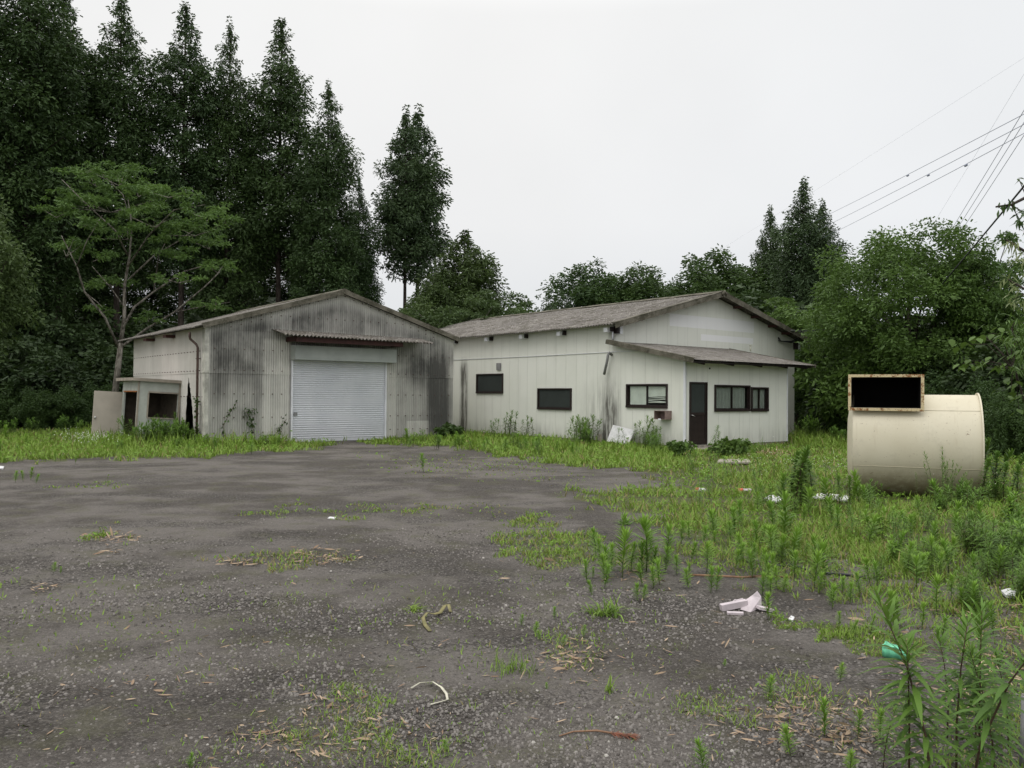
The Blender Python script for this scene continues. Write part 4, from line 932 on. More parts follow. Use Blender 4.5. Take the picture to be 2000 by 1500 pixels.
for i, (x, yt, dp) in enumerate(((-60, 60, 54), (60, 140, 57), (165, 300, 55), (292, 350, 57), (395, 370, 58), (492, 370, 57), (588, 400, 58), (668, 450, 57))):
    place((cB, cC, cA)[i % 3], 'bca'[i % 3], x, yt, dp, 24, 'dark cedar half hidden behind the front row', 'second row cedars in the dark forest', wide=1.15)
place(cP, 'p', 788, 212, 52, 18, 'left one of two bare trunked cedars standing apart from the forest', 'pair of cedars standing apart', wide=0.85)
place(cP, 'p', 812, 210, 54, 18, 'right one of two bare trunked cedars standing apart from the forest', 'pair of cedars standing apart', wide=0.95)
# open conifer and broadleaf trees in the middle
pO = cedar('conifer_tree', 21, 12, 0.28, 3.2, 'pine', nbr=95, per=80, pw=0.6, gap=0.15, clr=0.45, leaf=(0.2, 0.09))
place(pO, 'o', 905, 450, 48, 12, 'open crowned conifer with clumped branches right of the cedar pair', wide=1.0)
place(pO, 'o', 862, 520, 46, 12, 'short bushy conifer between the cedar pair and the open conifer', wide=1.0)
bM = broad('broadleaf_tree', 31, 3.0, 5.6, 3.6, 2.2, 95, 90, 0.50, 'mid', (0.17, 0.09), 0.14, 16, 0.55, 'barkp', 0.35)
for x, yt, dp, lb in ((775, 575, 42, 'light green broadleaf tree behind the right slope of the shed roof'), (900, 565, 43, 'layered broadleaf tree in front of the open conifer'), (955, 572, 45, 'broadleaf tree reaching twigs over the left end of the slate roof')):
    place(bM, 'm', x, yt, dp, 8.0, lb, 'broadleaf trees behind the shed roof')
# far trees over the slate roof
fA = broad('broadleaf_tree', 41, 4, 8.5, 3.4, 5.0, 280, 110, 0.72, 'broadd', (0.22, 0.12), 0.2, 14, lump=0.2, flat=1.0, shellp=0.25)
fS = broad('sparse_tree', 42, 4, 8.0, 2.9, 5.0, 130, 60, 0.42, 'cedar2', (0.22, 0.10), 0.13, 30, lump=0.3)
for x, yt, dp, lb, wd, pr_, k in ((1083, 532, 60, 'sparse see-through tree above the left part of the slate roof', 0.75, fS, 's'), (1165, 505, 62, 'rounded dark tree above the middle of the slate roof', 1.25, fA, 'f'), (1215, 540, 60, 'lower round tree leaning against the rounded dark tree', 1.1, fA, 'f'),
        (1268, 515, 61, 'dark tree with a twin top above the slate roof', 1.1, fA, 'f'), (1300, 548, 63, 'small round tree left of the dip in the far treeline', 1.0, fA, 'f'), (1345, 538, 64, 'low leafy tree in the dip of the far treeline', 1.1, fA, 'f'), (1424, 482, 62, 'pointed bushy tree left of the small cedar', 1.25, fA, 'f'), (1385, 540, 58, 'low tree right above the ridge end of the slate roof', 1.1, fA, 'f'), (1480, 560, 58, 'bushy tree filling the gap under the small cedar', 1.2, fA, 'f')):
    place(pr_, k, x, yt, dp, 13.8, lb, 'far trees over the slate roof', wide=wd)
cR = cedar('cedar_tree', 15, 17, 0.10, 3.0, 'cedar2', nbr=150, per=100, pw=0.62, clr=0.55)
place(cR, 'r', 1503, 405, 62, 17, 'smaller of the two dark cedars behind the cream building', 'cedars behind the cream building', wide=0.72)
place(cR, 'r', 1568, 350, 57, 17, 'taller of the two dark cedars behind the cream building', 'cedars behind the cream building', wide=0.88)
place(cR, 'r', 1606, 392, 58, 17, 'shoulder cedar grown into the right side of the taller dark cedar', 'cedars behind the cream building', wide=0.8)
# right hand broadleaf mass
bR = broad('broadleaf_tree', 51, 2.2, 4.6, 3.5, 3.1, 330, 190, 0.62, 'broad', (0.115, 0.062), 0.17, 20, lump=0.22)
place(bR, 'R', 1775, 447, 31, 7.7, 'large round broadleaf tree above the cream drum', wide=0.98)
bT = broad('broadleaf_tree', 52, 2.0, 4.0, 2.6, 2.2, 170, 140, 0.55, 'broad', (0.12, 0.065), 0.12, 14, 0.5, flat=0.4, lump=0.3)
place(bT, 'T', 1560, 590, 40, 6.2, 'layered light green tree between the taller cedar and the cream gable', wide=1.1)
place(bT, 'T', 1650, 610, 37, 6.2, 'leafy tree below the taller dark cedar beside the large round tree', wide=1.1)
place(bT, 'T', 1905, 480, 30, 6.2, 'airy leafy tree on the right shoulder of the large round tree', wide=0.6)
place(bT, 'T', 2060, 600, 24, 6.2, 'bright leafy tree cut by the right edge of the picture', wide=0.8)
place(bT, 'T', 2180, 560, 26, 6.2, 'leafy tree just beyond the right edge of the picture', wide=1.0)
# left edge tree
bL = broad('broadleaf_tree', 53, 3.0, 5.2, 2.1, 2.9, 120, 130, 0.6, 'mid', (0.13, 0.075), 0.14, 12, 0.0)
place(bL, 'L', -45, 385, 30, 8.0, 'green broadleaf tree cut by the left edge of the picture', wide=0.8)

# bushes
bs = broad('shade_bush', 61, 0.6, 1.5, 1.9, 1.4, 110, 130, 0.45, 'broadd', (0.12, 0.065), 0.05, 10)
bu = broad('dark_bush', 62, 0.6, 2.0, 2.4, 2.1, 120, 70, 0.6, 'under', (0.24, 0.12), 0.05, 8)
bb = broad('green_bush', 63, 0.5, 1.2, 1.5, 1.1, 110, 80, 0.38, 'broad', (0.13, 0.07), 0.04, 8)
def scat(proto, key, pts, H0, group, lb):
    for (x, yt, dp, wd) in pts: place(proto, key, x, yt, dp, H0, lb if isinstance(lb, str) else lb, group, wide=wd)
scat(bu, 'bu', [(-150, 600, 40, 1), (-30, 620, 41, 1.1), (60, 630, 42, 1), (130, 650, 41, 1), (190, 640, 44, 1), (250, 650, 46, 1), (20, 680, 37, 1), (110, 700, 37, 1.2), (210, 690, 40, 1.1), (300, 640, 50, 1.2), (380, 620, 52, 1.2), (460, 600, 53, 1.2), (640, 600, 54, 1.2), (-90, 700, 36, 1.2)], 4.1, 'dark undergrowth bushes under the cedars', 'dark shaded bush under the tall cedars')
scat(bs, 'bs', [(10, 750, 35, .9), (75, 765, 34, .9), (140, 760, 35, .9), (195, 755, 36, .9), (-70, 750, 34, 1)], 2.9, 'low bushes at the foot of the forest', 'low leafy bush at the left forest edge')
scat(bu, 'bu', [(1600, 640, 44, 1.1), (1660, 660, 38, 1.1), (1740, 640, 34, 1.2), (1820, 640, 33, 1.2), (1900, 640, 31, 1.2), (1980, 640, 30, 1.1), (1700, 700, 33, 1.1), (1790, 700, 30, 1.1), (1880, 700, 28, 1.2), (1970, 690, 26, 1.2), (2080, 640, 28, 1.2), (2170, 640, 28, 1.2), (1500, 600, 50, 1.3)], 4.1, 'dark bushes behind the cream drum', 'dark shaded bush behind the cream drum')
scat(bs, 'bs', [(1712, 765, 27, .55), (1850, 740, 27, .8), (1930, 750, 24, .7), (1990, 770, 22, .7), (1740, 730, 30, .9), (1820, 790, 25, .7), (1590, 775, 37, .6), (2060, 760, 22, .8)], 2.9, 'mid green bushes behind the cream drum', 'mid green bush behind the drum')
scat(bb, 'bb', [(1695, 690, 31, .95), (1625, 735, 38, .9), (1715, 750, 29, .7), (1640, 800, 36, .6)], 2.3, 'bright bushes right of the cream building', 'bright bush between cream building and drum')

# layered tree beside the shed, limbs traced in depth
def mk_layer_tree():
    global rng; rng = np.random.default_rng(77); random.seed(77)
    D0 = 34.0; bp = at(228, 770, D0); base = Vector((bp.x, bp.y, 0))
    t_ = thing('layered_tree', 'wide spreading tree with pale mottled trunk and flat leaf layers behind the booth', 'tree', base)
    P = lambda x, y, dd=0: at(x, y, D0+dd)-base
    mb = MB()
    L = [([(215, 850, 0), (228, 740, 0), (236, 670, 0)], 0.17, 0.13), ([(236, 670, 0), (243, 620, 0.2), (243, 560, 0.3), (253, 500, 0.5), (258, 440, 0.4), (250, 390, 0)], 0.11, 0.02),
     ([(232, 680, 0), (205, 620, -0.6), (165, 570, -1.0), (150, 520, -1.2), (120, 460, -1.4)], 0.07, 0.02), ([(240, 640, 0), (262, 600, 0.5), (300, 570, 0.8), (360, 530, 1.0), (430, 510, 1.2)], 0.07, 0.02),
     ([(240, 675, 0), (290, 640, 1.4), (340, 610, 2.0), (400, 560, 2.4), (430, 530, 2.5)], 0.07, 0.02), ([(250, 500, 0.5), (225, 450, -0.4), (170, 400, -1.0), (120, 350, -1.2)], 0.05, 0.015),
     ([(252, 545, 0.4), (300, 500, 1.0), (350, 470, 1.4), (420, 420, 1.6)], 0.05, 0.015), ([(250, 520, 0.4), (290, 460, -0.6), (340, 410, -1.0), (400, 400, -1.2)], 0.045, 0.015),
     ([(243, 600, 0.2), (215, 560, 0.6), (180, 520, 1.0)], 0.035, 0.012), ([(150, 520, -1.2), (170, 470, -1.4), (200, 420, -1.6)], 0.03, 0.01), ([(300, 570, 0.8), (310, 500, 0.6), (340, 440, 0.2)], 0.035, 0.012),
     ([(340, 610, 2.0), (390, 600, 2.0), (450, 590, 2.2)], 0.03, 0.01), ([(258, 440, 0.4), (240, 380, 0.6), (200, 340, 0.8)], 0.03, 0.01), ([(165, 570, -1), (190, 590, -1.4), (200, 600, -1.6)], 0.02, 0.01)]
    for pts, r1, r2 in L:
        q = [P(*p) for p in pts]; rr = [0.82*(r1+(r2-r1)*i/(len(q)-1)) for i in range(len(q))]; mb.tube(q, rr, 7)
    pads = [(160, 322, 70, 12), (235, 340, 80, 16), (330, 368, 60, 12), (130, 372, 55, 12), (215, 388, 110, 18), (400, 405, 60, 14), (300, 420, 80, 16), (160, 425, 60, 12), (380, 440, 70, 14), (250, 450, 70, 12), (410, 468, 55, 13), (130, 480, 45, 14), (425, 515, 45, 12), (350, 538, 70, 10), (220, 545, 55, 9), (180, 498, 40, 9), (195, 602, 20, 6), (290, 618, 26, 7), (420, 592, 40, 9), (340, 490, 60, 10), (190, 350, 60, 10), (270, 370, 60, 10), (440, 425, 28, 8), (110, 410, 40, 10)]
    C = []; RD = []
    for (x, y, rx, ry) in pads:
        k = max(4, int(rx*ry/70)); dz = random.uniform(-1.6, 1.8)
        for i in range(k):
            a = random.uniform(0, 6.28); q = math.sqrt(random.random()); dd = dz+math.sin(a)*q*rx/45*1.1
            p = P(x+math.cos(a)*q*rx, y+random.uniform(-1, 1)*ry*1.1+q*q*ry*0.8, dd); C.append(tuple(p)); RD.append(random.uniform(0.16, 0.42))
            if i % 3 == 0: c0 = P(x, y+ry*1.5, dz); mb.tube([c0, p], [0.015, 0.006], 4, cap=False)
    mb.build('trunk', MT['barkp'], t_)
    pr = clumps(np.array(C), np.array(RD), 62, 0.12, 0.055, 0.0, 0.30, None, 0.2, 0.1)
    np_mesh('crown', pr[0], pr[1], MT['layered'], pr[2], parent=t_)
mk_layer_tree()

# far woodland closing the horizon
rng = np.random.default_rng(91)
k = 1500; a = np.radians(rng.uniform(-62, 62, k)); dd = rng.uniform(66, 92, k); ad = np.degrees(a); hh = np.where(ad < -7, 6.0, np.where(ad < 4.5, 4.6, 7.0))
C = np.stack([dd*np.sin(a), dd*np.cos(a), rng.random(k)**0.8*(hh+1.2*np.sin(a*23)+0.8*np.sin(a*51))], 1)
pr = clumps(C, rng.uniform(0.8, 1.5, k), 90, 0.5, 0.26, 0.1, 0.8)
tag(np_mesh('far_woodland', pr[0], pr[1], MT['cedar2'], pr[2]), 'dense dark woodland closing off the view behind everything', 'woodland', kind='stuff')

# ------------------------------------------------------------------ overhead wires
def wire(name, a, b, rad, mat, label, group=None, sag=0.0, n=14, damp=None, ext=0.9):
    a = Vector(a); b = Vector(b); pts = []
    if ext: a0 = a.copy(); a = a+(a-b)*ext; damp = None if damp is None else (ext+damp)/(1+ext)
    for i in range(n+1):
        t = i/n; p = a.lerp(b, t); p.z -= sag*4*t*(1-t); pts.append(p)
    mb = MB(); mb.tube(pts, rad, 5); c = (a+b)/2
    if damp is not None:
        p = a.lerp(b, damp); p.z -= sag*4*damp*(1-damp); d = (b-a).normalized(); mb.tube([p-d*0.09-Vector((0, 0, 0.04)), p+d*0.09-Vector((0, 0, 0.04))], 0.035, 6); mb.tube([p, p-Vector((0, 0, 0.04))], 0.015, 5)
    mb.v = [tuple(Vector(v)-c) for v in mb.v]
    o = mb.build(name, mat, None, c); tag(o, label, 'wire', group); return o
g1 = 'three wires rising to the right over the cedars'; g2 = 'three steep wires over the large round tree'
for i, (ya, xa) in enumerate(((165, 2070), (185, 2070), (202, 2070))):
    wire('power_line', at(xa, ya, 19), at((1560, 1570, 1580)[i], (447, 462, 478)[i], 62), 0.009, MT['wire'], ('uppermost', 'middle', 'lowest')[i]+' of the three wires rising to the right above the taller dark cedar', g1, 0.25, damp=(0.30, 0.245, 0.155)[i])
for i, xx in enumerate((2046, 2056, 2068)):
    wire('power_line', at(xx, (130, 140, 150)[i], 17), at((1820, 1829, 1838)[i], (510, 510, 510)[i], 38), 0.008, MT['wire'], ('left', 'middle', 'right')[i]+' one of the three steep wires ending in the large round tree', g2, 0.1)
wire('thin_wire', at(2080, 40, 22), at(1300, 553, 70), 0.002, MT['wire'], 'faint thin wire crossing the whole right half of the sky', None, 0.3)
wire('thin_wire', at(2040, 70, 20), at(1800, 475, 45), 0.003, MT['wire'], 'faint thin steep wire left of the three steep wires', None, 0.1)
wire('phone_cable', at(2060, 285, 13), at(1840, 555, 27), 0.020, MT['cable'], 'thick black cable dropping from the right edge into the round tree', None, 0.05)
for i in range(3): wire('distant_line', at(2060, 495+12*i, 30), at(1900, 590+14*i, 45), 0.008, MT['wire'], ('upper', 'middle', 'lower')[i]+' of the short wires behind the leaves at the right edge', 'short wires behind the right edge leaves')
pb = B(EU-0.28, GW-0.5, 4.19)
for i in range(2): wire('service_cable', (pb.x, pb.y, pb.z+0.05*i), at(1760, 592+10*i, 29.5), 0.014, MT['cable'], ('lower', 'upper')[i]+' service cable running from the gable bracket into the round tree', 'service cables to the gable', 0.22, ext=0)

# overhanging branches at the right edge
def branch(name, label, pts, depth, leafs, mat, seed, L=0.11, W=0.05, n=60, spread=0.25, droop=0.4):
    global rng; rng = np.random.default_rng(seed); random.seed(seed)
    q = [at(x, y, depth+dd) for x, y, dd in pts]; base = q[0].copy(); t_ = thing(name, label, 'branch', base); mb = MB(); q = [p-base for p in q]
    mb.tube(q, [0.02*(1-i/len(q))+0.005 for i in range(len(q))], 6)
    P = []
    for (x, y, r, k) in leafs:
        for i in range(k):
            c = at(x+random.gauss(0, r), y+random.gauss(0, r*0.7), depth+random.uniform(-.4, .4))-base; P.append(tuple(c))
        e_ = at(x, y, depth)-base; m_ = min(q, key=lambda v: (v-e_).length); mb.tube([m_, e_], [0.008, 0.004], 4)
    P = np.array(P); D = rdir(len(P)); D[:, 2] = D[:, 2]*0.4-0.3
    mb.build('twig', MT['bark'], t_)
    s = strips(P, D, L*(0.7+0.6*rng.random(len(P))), W, droop, 2, None, None, roll=rng.random(len(P))*1.5-0.7); np_mesh('leaves', s[0], s[1], MT[mat], s[2], parent=t_)
branch('overhanging_branch', 'dark twig with small leaves reaching in at the upper right edge', [(2060, 330, 0), (2005, 385, 0), (1975, 400, 0), (1945, 404, 0)], 9, [(1990, 350, 5, 5), (1978, 398, 8, 12), (1955, 402, 6, 6), (2000, 415, 8, 20), (1992, 430, 6, 10), (2020, 440, 14, 40)], 'broadd', 101, 0.09, 0.03)
branch('pale_branch', 'pale feathery bamboo spray at the right edge below the thick cable', [(2080, 520, 0), (2000, 490, 0), (1965, 468, 0)], 11, [(1978, 478, 8, 22), (1990, 500, 9, 30), (2005, 525, 10, 26), (2030, 500, 16, 40)], 'pale', 102, 0.12, 0.022)
branch('pale_branch', 'lower pale leafy spray at the right edge above the bright leafy tree', [(2080, 600, 0), (2010, 570, 0), (1968, 545, 0)], 12, [(1965, 545, 7, 10), (1985, 560, 8, 16), (1978, 585, 8, 14), (2005, 590, 12, 26)], 'pale', 103, 0.11, 0.028)
branch('bamboo_spray', 'bright green bamboo leaves hanging at the right edge behind the drum', [(2100, 640, 0), (2020, 620, 0), (1975, 640, 0)], 16, [(1985, 625, 16, 60), (2005, 660, 18, 80), (1980, 660, 12, 40), (2000, 700, 14, 60), (2040, 640, 30, 120)], 'broad', 104, 0.18, 0.03)
# big heart shaped leaves
def bigleaf():
    global rng; rng = np.random.default_rng(105); random.seed(105)
    b0 = at(1960, 770, 17); base = Vector((b0.x, b0.y, 0)); t_ = thing('large_leaf_sapling', 'sapling with big heart shaped leaves hanging right of and above the drum', 'sapling', base); mb = MB()
    mb.tube([(0.5, 0, 0), (0.45, 0, 1.5), (0.2, 0, 2.3), (-0.4, 0, 2.9)], [0.02, 0.018, 0.012, 0.008], 7); P = []
    for x, y, k in ((1875, 672, 3), (1895, 665, 4), (1930, 652, 4), (1965, 650, 5), (1985, 662, 5), (1880, 710, 4), (1895, 705, 5), (1920, 708, 5), (1925, 718, 3), (1945, 715, 3), (1960, 710, 5), (1985, 690, 4), (1985, 740, 6), (1975, 760, 4), (1995, 775, 5), (1990, 800, 4), (2010, 720, 8)):
        p = at(x, y, 17)-base; mb.tube([(0.2, 0, 2.2), ((p.x+0.2)/2, p.y/2, max(2.1, p.z)), p], [0.012, 0.008, 0.004], 5, cap=False)
        for i in range(k): P.append((p.x+random.gauss(0, .09), p.y+random.gauss(0, .12), p.z+random.gauss(0, .06)))
    P = np.array(P); D = rdir(len(P)); D[:, 2] = -0.45; mb.build('stem', MT['bark'], t_)
    s = strips(P, D, 0.15, 0.14, 0.25, 4, np.array([0.35, 0.95, 0.9, 0.5, 0.05]), None); np_mesh('leaves', s[0], s[1], MT['broad'], s[2], parent=t_)
bigleaf()

# ------------------------------------------------------------------ grass & weeds
rng = np.random.default_rng(3)
def scatter(N, a0, a1, d0, d1):
    a = np.radians(rng.uniform(a0, a1, N)); d = np.exp(rng.uniform(math.log(d0), math.log(d1), N)); return d*np.sin(a), d*np.cos(a)
def blocked(x, y):
    u = (x-O.x)*UV.x+(y-O.y)*UV.y; v = (x-O.x)*WV.x+(y-O.y)*WV.y
    b = ((u > -0.02) & (u < EU) & (v > GW) & (v < LB)) | ((u > -0.02) & (u < AU) & (v > -0.02) & (v < LB)) | ((u > U0-0.02) & (u < U1) & (v > WF-0.02) & (v < WB))
    b |= (u > 0.05) & (u < 1.35) & (v > -0.62) & (v <= 0) | ((u > -12.5) & (u < -11.2) & (v > 11.6) & (v < 13.1))
    return b
GRP = B
def grass_layer(N, a0, a1, d0, d1, name, label, dens=1.0, hs=1.0):
    x, y = scatter(N, a0, a1, d0, d1); c, h, q = cover(x, y)
    clump_n = np.array([pn(Vector((p*2.6, r*2.6, 1)))*0.5+0.5 for p, r in zip(x, y)])
    big_n = np.array([pn(Vector((p*0.75, r*0.75, 31))) for p, r in zip(x, y)]); opn = np.where((np.hypot(x, y) < 22) & (c < 0.98) & (c > 0.85), np.clip(0.62+2.2*big_n, 0.10, 1.15), 1.0)
    keep = (rng.random(len(x)) < np.clip(c*opn*dens*(0.05+1.6*clump_n**1.3), 0, 1)) & ~blocked(x, y); x, y, h, q, cn = x[keep], y[keep], h[keep], q[keep], clump_n[keep]
    d = np.hypot(x, y); n = len(x); P = np.stack([x, y, np.full(n, -0.01)], 1)
    D = rdir(n); D[:, 2] = np.abs(D[:, 2])+0.9
    # verge near the walls is taller
    H = h*(0.35+0.9*rng.random(n))*(0.5+cn)*hs; W = np.clip(0.0014*d, 0.003, 0.030)*(0.6+0.8*rng.random(n))
    tint = rng.random(n)*0.5+cn*0.5
    dry = rng.random(n) < q*(1.15-cn)
    V, F, t = strips(P, D, H, W, 0.1+0.35*rng.random(n), 2, np.array([0.8, 0.75, 0.12]), tint)
    return tag(np_mesh(name, V, F, [MT['grass'], MT['drygrass']], t, np.repeat(dry.astype(int), 2)), label, 'grass', kind='stuff')
grass_layer(620000, -36, 36, 2.2, 38, 'grass', 'patchy green and yellowing grass growing over the gravel yard')
grass_layer(260000, 36, 75, 3.0, 38, 'grass', 'green grass continuing beyond the right side of the yard')
grass_layer(90000, -75, -36, 3.0, 38, 'grass', 'green grass continuing beyond the left side of the yard')

# low broad-leaved ground cover
x, y = scatter(150000, -36, 36, 2.2, 34); c, h, q = cover(x, y)
cn = np.array([pn(Vector((p*1.4, r*1.4, 21)))*0.5+0.5 for p, r in zip(x, y)])
keep = (rng.random(len(x)) < np.clip(c*(cn-0.30)*1.9, 0, 1)) & ~blocked(x, y); x, y, cn, h = x[keep], y[keep], cn[keep], h[keep]; n = len(x); d = np.hypot(x, y)
P = np.stack([x, y, h*(0.1+0.9*rng.random(n))*cn*1.2], 1); D = rdir(n, 0.25); s = np.clip(0.0026*d, 0.008, 0.06)*(0.6+0.8*rng.random(n))
V, F, t = strips(P, D, s*1.3, s*0.6, 0.2, 1, np.array([0.8, 0.6]), 0.25+0.6*rng.random(n)*cn+0.2*rng.random(n), roll=rng.random(n)*3)
tag(np_mesh('ground_cover', V, F, MT['weed'], t), 'low leafy ground cover mixed into the grass', 'ground cover', kind='stuff')

# white daisies
def flowers(name, label, pts):
    Pq = []
    for (x, y, rx, ry, k, hz) in pts:
        for i in range(k):
            g = G(x+random.gauss(0, rx), y+random.gauss(0, ry)); Pq.append((g.x, g.y, hz*random.uniform(0.6, 1.15)))
    P = np.array(Pq); n = len(P); d = np.hypot(P[:, 0], P[:, 1]); s = np.clip(0.0010*d, 0.012, 0.03)
    allp = []
    for k in range(3):
        a = rng.random(n)*6.28; D = np.stack([np.cos(a), np.sin(a), rng.normal(size=n)*0.35], 1); Dn = unit(D); allp.append(strips(P-Dn*(s/2)[:, None], D, s, s*0.55, 0, 1, np.array([1., 1.]), np.ones(n)))
    V, F, t = join(allp); tag(np_mesh(name, V, F, MT['petal'], t), label, 'flowers', kind='stuff')
random.seed(8)
flowers('daisies', 'tiny white wildflowers dotted through the weeds', [(175, 868, 30, 7, 330, 0.32), (1570, 920, 70, 14, 120, 0.3), (1480, 930, 60, 12, 50, 0.25), (1640, 925, 30, 10, 40, 0.3), (1370, 935, 30, 8, 18, 0.2), (1750, 960, 60, 10, 30, .4), (1930, 960, 40, 14, 25, .4)])

# weed prototypes, 1 m tall
def weed(name, seed, nst, leaves, LL, WW, mat, stem, top=True, spread=0.12, droop=0.35, up=0.6, zlo=0.08, rs=0.006):
    global rng; rng = np.random.default_rng(seed); random.seed(seed); t_ = thing(name, 'x', 'weed'); mb = MB(); parts = []
    for s_ in range(nst):
        bx_, by_ = (random.gauss(0, spread), random.gauss(0, spread)) if nst > 1 else (0, 0); hh = 1.0 if s_ == 0 else random.uniform(0.6, 0.98); lx, ly = random.gauss(0, 0.11), random.gauss(0, 0.11)
        st = lambda t: np.stack([bx_+lx*t*t, by_+ly*t*t, hh*t], -1)
        mb.tube([tuple(st(np.array(v))) for v in (0.0, 0.35, 0.7, 0.98)], [rs, rs*0.85, rs*0.6, rs*0.3], 5)
        n = leaves; t = zlo+(1-zlo)*(np.linspace(0, 1, n)**0.75); a = np.arange(n)*2.4+rng.normal(size=n)*0.3; P = st(t)
        topness = np.clip((t-0.7)/0.3, 0, 1) if top else np.zeros(n)
        D = np.stack([np.cos(a), np.sin(a), up*0.5+topness*1.3+rng.normal(size=n)*0.15], 1)
        L = LL*(0.55+0.6*np.sin(np.clip(t*1.25, 0, 1)*math.pi*0.75))*(1-0.55*topness*np.clip((t-0.9)*10, 0, 1))*(0.8+0.4*rng.random(n))
        parts.append(strips(P, D, L, WW*(L/LL), droop*(1-topness*0.8), 3, np.array([0.25, 1.0, 0.75, 0.08]), 0.15+0.35*rng.random(n)+0.5*topness))
    mb.build('stem', MT[stem], t_); V, F, t = join(parts); np_mesh('foliage', V, F, MT[mat], t, parent=t_); return t_, kids(t_)
wy = [weed('leafy_weed', 200+i, 1, 84, 0.34, 0.050, 'weed', 'gstem', True, 0.1, 0.22, 1.3, 0.12, 0.014) for i in range(3)]
wt = [weed('tall_weed', 210+i, 1, 80, 0.19, 0.027, 'weedd', 'stem', True, 0.1, 0.45, 0.5, 0.12, 0.008) for i in range(3)]
wu = [weed('tall_weed', 215+i, 1, 120, 0.17, 0.040, 'weedd', 'stem', True, 0.1, 0.35, 0.9, 0.15, 0.012) for i in range(2)]
wm = [weed('bushy_weed', 220+i, 5, 46, 0.20, 0.034, 'weedd', 'stem', True, 0.13, 0.4, 0.6, 0.05, 0.008) for i in range(2)]
ws = [weed('spindly_weed', 230+i, 3, 30, 0.10, 0.016, 'weedd', 'gstem', True, 0.10, 0.2, 0.7, 0.2, 0.006) for i in range(2)]
wl2 = [weed('leafy_weed', 250+i, 4, 40, 0.30, 0.070, 'weed', 'gstem', True, 0.16, 0.5, 0.7, 0.03, 0.010) for i in range(2)]
UW = set()
def pw(protos, x, y, hpx, label, group, h=None):
    i = random.randrange(len(protos)); pr_ = protos[i]; g = G(x, y); d = g.y; hm = h or hpx/FPX*d; rz = random.uniform(0, 6.28); key = id(pr_[0])
    if key not in UW:
        UW.add(key); o = pr_[0]; o.location = (g.x, g.y, -0.01); o.rotation_euler = (random.gauss(0, .10), random.gauss(0, .10), rz); o.scale = (hm,)*3; o['label'] = label; o['group'] = group; return o
    return copy_tree(pr_[0], pr_[1], (g.x, g.y, -0.01), rz, hm, label, group, (random.gauss(0, .10), random.gauss(0, .10), rz))
random.seed(21)
GR = 'weeds in the gravel'
def many(protos, lst, label, group):
    for (x, y, h) in lst: pw(protos, x, y, h, label, group)
many(wy, [(1190, 1128, 60), (1215, 1130, 90), (1172, 1105, 50), (1232, 1118, 55), (1255, 1122, 60), (1262, 1118, 100), (1298, 1120, 50), (1305, 1100, 70), (1322, 1125, 40), (1147, 1140, 45), (1180, 1150, 45), (1155, 1165, 30), (1245, 1175, 35), (1256, 1172, 30)], 'young leafy weed beside the low grass patch', 'young weeds in the middle of the yard')
many(wy, [(1388, 1160, 50), (1400, 1155, 45), (1345, 1150, 40), (1380, 1120, 60), (1450, 1095, 55), (1330, 1065, 45), (1395, 1060, 60), (1375, 1075, 45), (1425, 1060, 40), (1350, 1100, 40), (1470, 1130, 50), (1500, 1135, 50), (1505, 1165, 40), (1545, 1105, 70), (1552, 1130, 50), (1560, 1080, 55), (1590, 1150, 70), (1610, 1145, 80), (1600, 1160, 40), (1645, 1160, 35), (1680, 1165, 45), (1700, 1140, 50), (1715, 1150, 50), (1620, 1180, 40), (1660, 1180, 40), (1500, 1210, 50), (1510, 1090, 60), (1530, 1060, 90), (1480, 1070, 50)], 'young leafy weed near the black hose', 'young weeds around the white sheeting')
many(wy, [(1745, 1225, 65), (1755, 1220, 50), (1700, 1235, 35), (1665, 1240, 30), (1625, 1190, 45), (1640, 1225, 30), (1830, 1200, 70), (1858, 1170, 45), (1880, 1190, 40), (1950, 1130, 60), (1900, 1200, 60), (1940, 1240, 60), (1790, 1150, 60), (1770, 1120, 60), (1820, 1110, 60), (1800, 1230, 50), (1835, 1260, 60)], 'young leafy weed beyond the mint green basket', 'young weeds above the mesh basket')
many(wy, [(1500, 1370, 48), (1545, 1480, 62), (1375, 1510, 60), (1720, 1450, 60), (1610, 1440, 70), (1675, 1440, 50), (1770, 1420, 60), (1660, 1510, 50), (1640, 1330, 35), (1415, 1300, 14)], 'young leafy weed among lower right dry litter', 'young weeds at the lower right')
many(wy, [(1045, 1240, 26), (1018, 1222, 22), (1085, 1210, 24), (1055, 1250, 20), (1140, 1245, 24), (1100, 1262, 22), (1068, 1345, 14), (870, 1465, 22), (370, 1500, 30)], 'tiny sprout near the thin upright grass', 'tiny sprouts in the foreground')
many(wy, [(105, 1118, 20), (118, 1120, 14), (174, 1108, 10), (30, 942, 22), (45, 940, 20), (60, 938, 24), (70, 944, 18), (108, 902, 20), (118, 900, 16), (10, 905, 14), (148, 905, 14), (827, 922, 34)], 'small lone sprout on the open gravel', 'lone sprouts on the open gravel')
rr = random.Random(4)
for i in range(95):
    x = rr.uniform(1420, 2050); y = rr.uniform(985, 1130) + (x-1700)*0.05
    pw((wy, wt, wl2, wm)[rr.choice((0, 0, 0, 0, 1, 1, 2, 3))], x, y, rr.uniform(28, 66), 'green weed in front of the drum', 'dense weeds in front of the drum')
for i in range(28):
    x = rr.uniform(1150, 1560); y = rr.uniform(1035, 1165); pw(wy, x, y, rr.uniform(22, 55), 'young leafy weed near the black hose', 'young weeds around the white sheeting')
for i in range(30):
    x = rr.uniform(1880, 2060); y = rr.uniform(1050, 1200); pw(wm, x, y, rr.uniform(50, 90), 'bushy green weed near the right edge', 'thick weeds at the right edge')
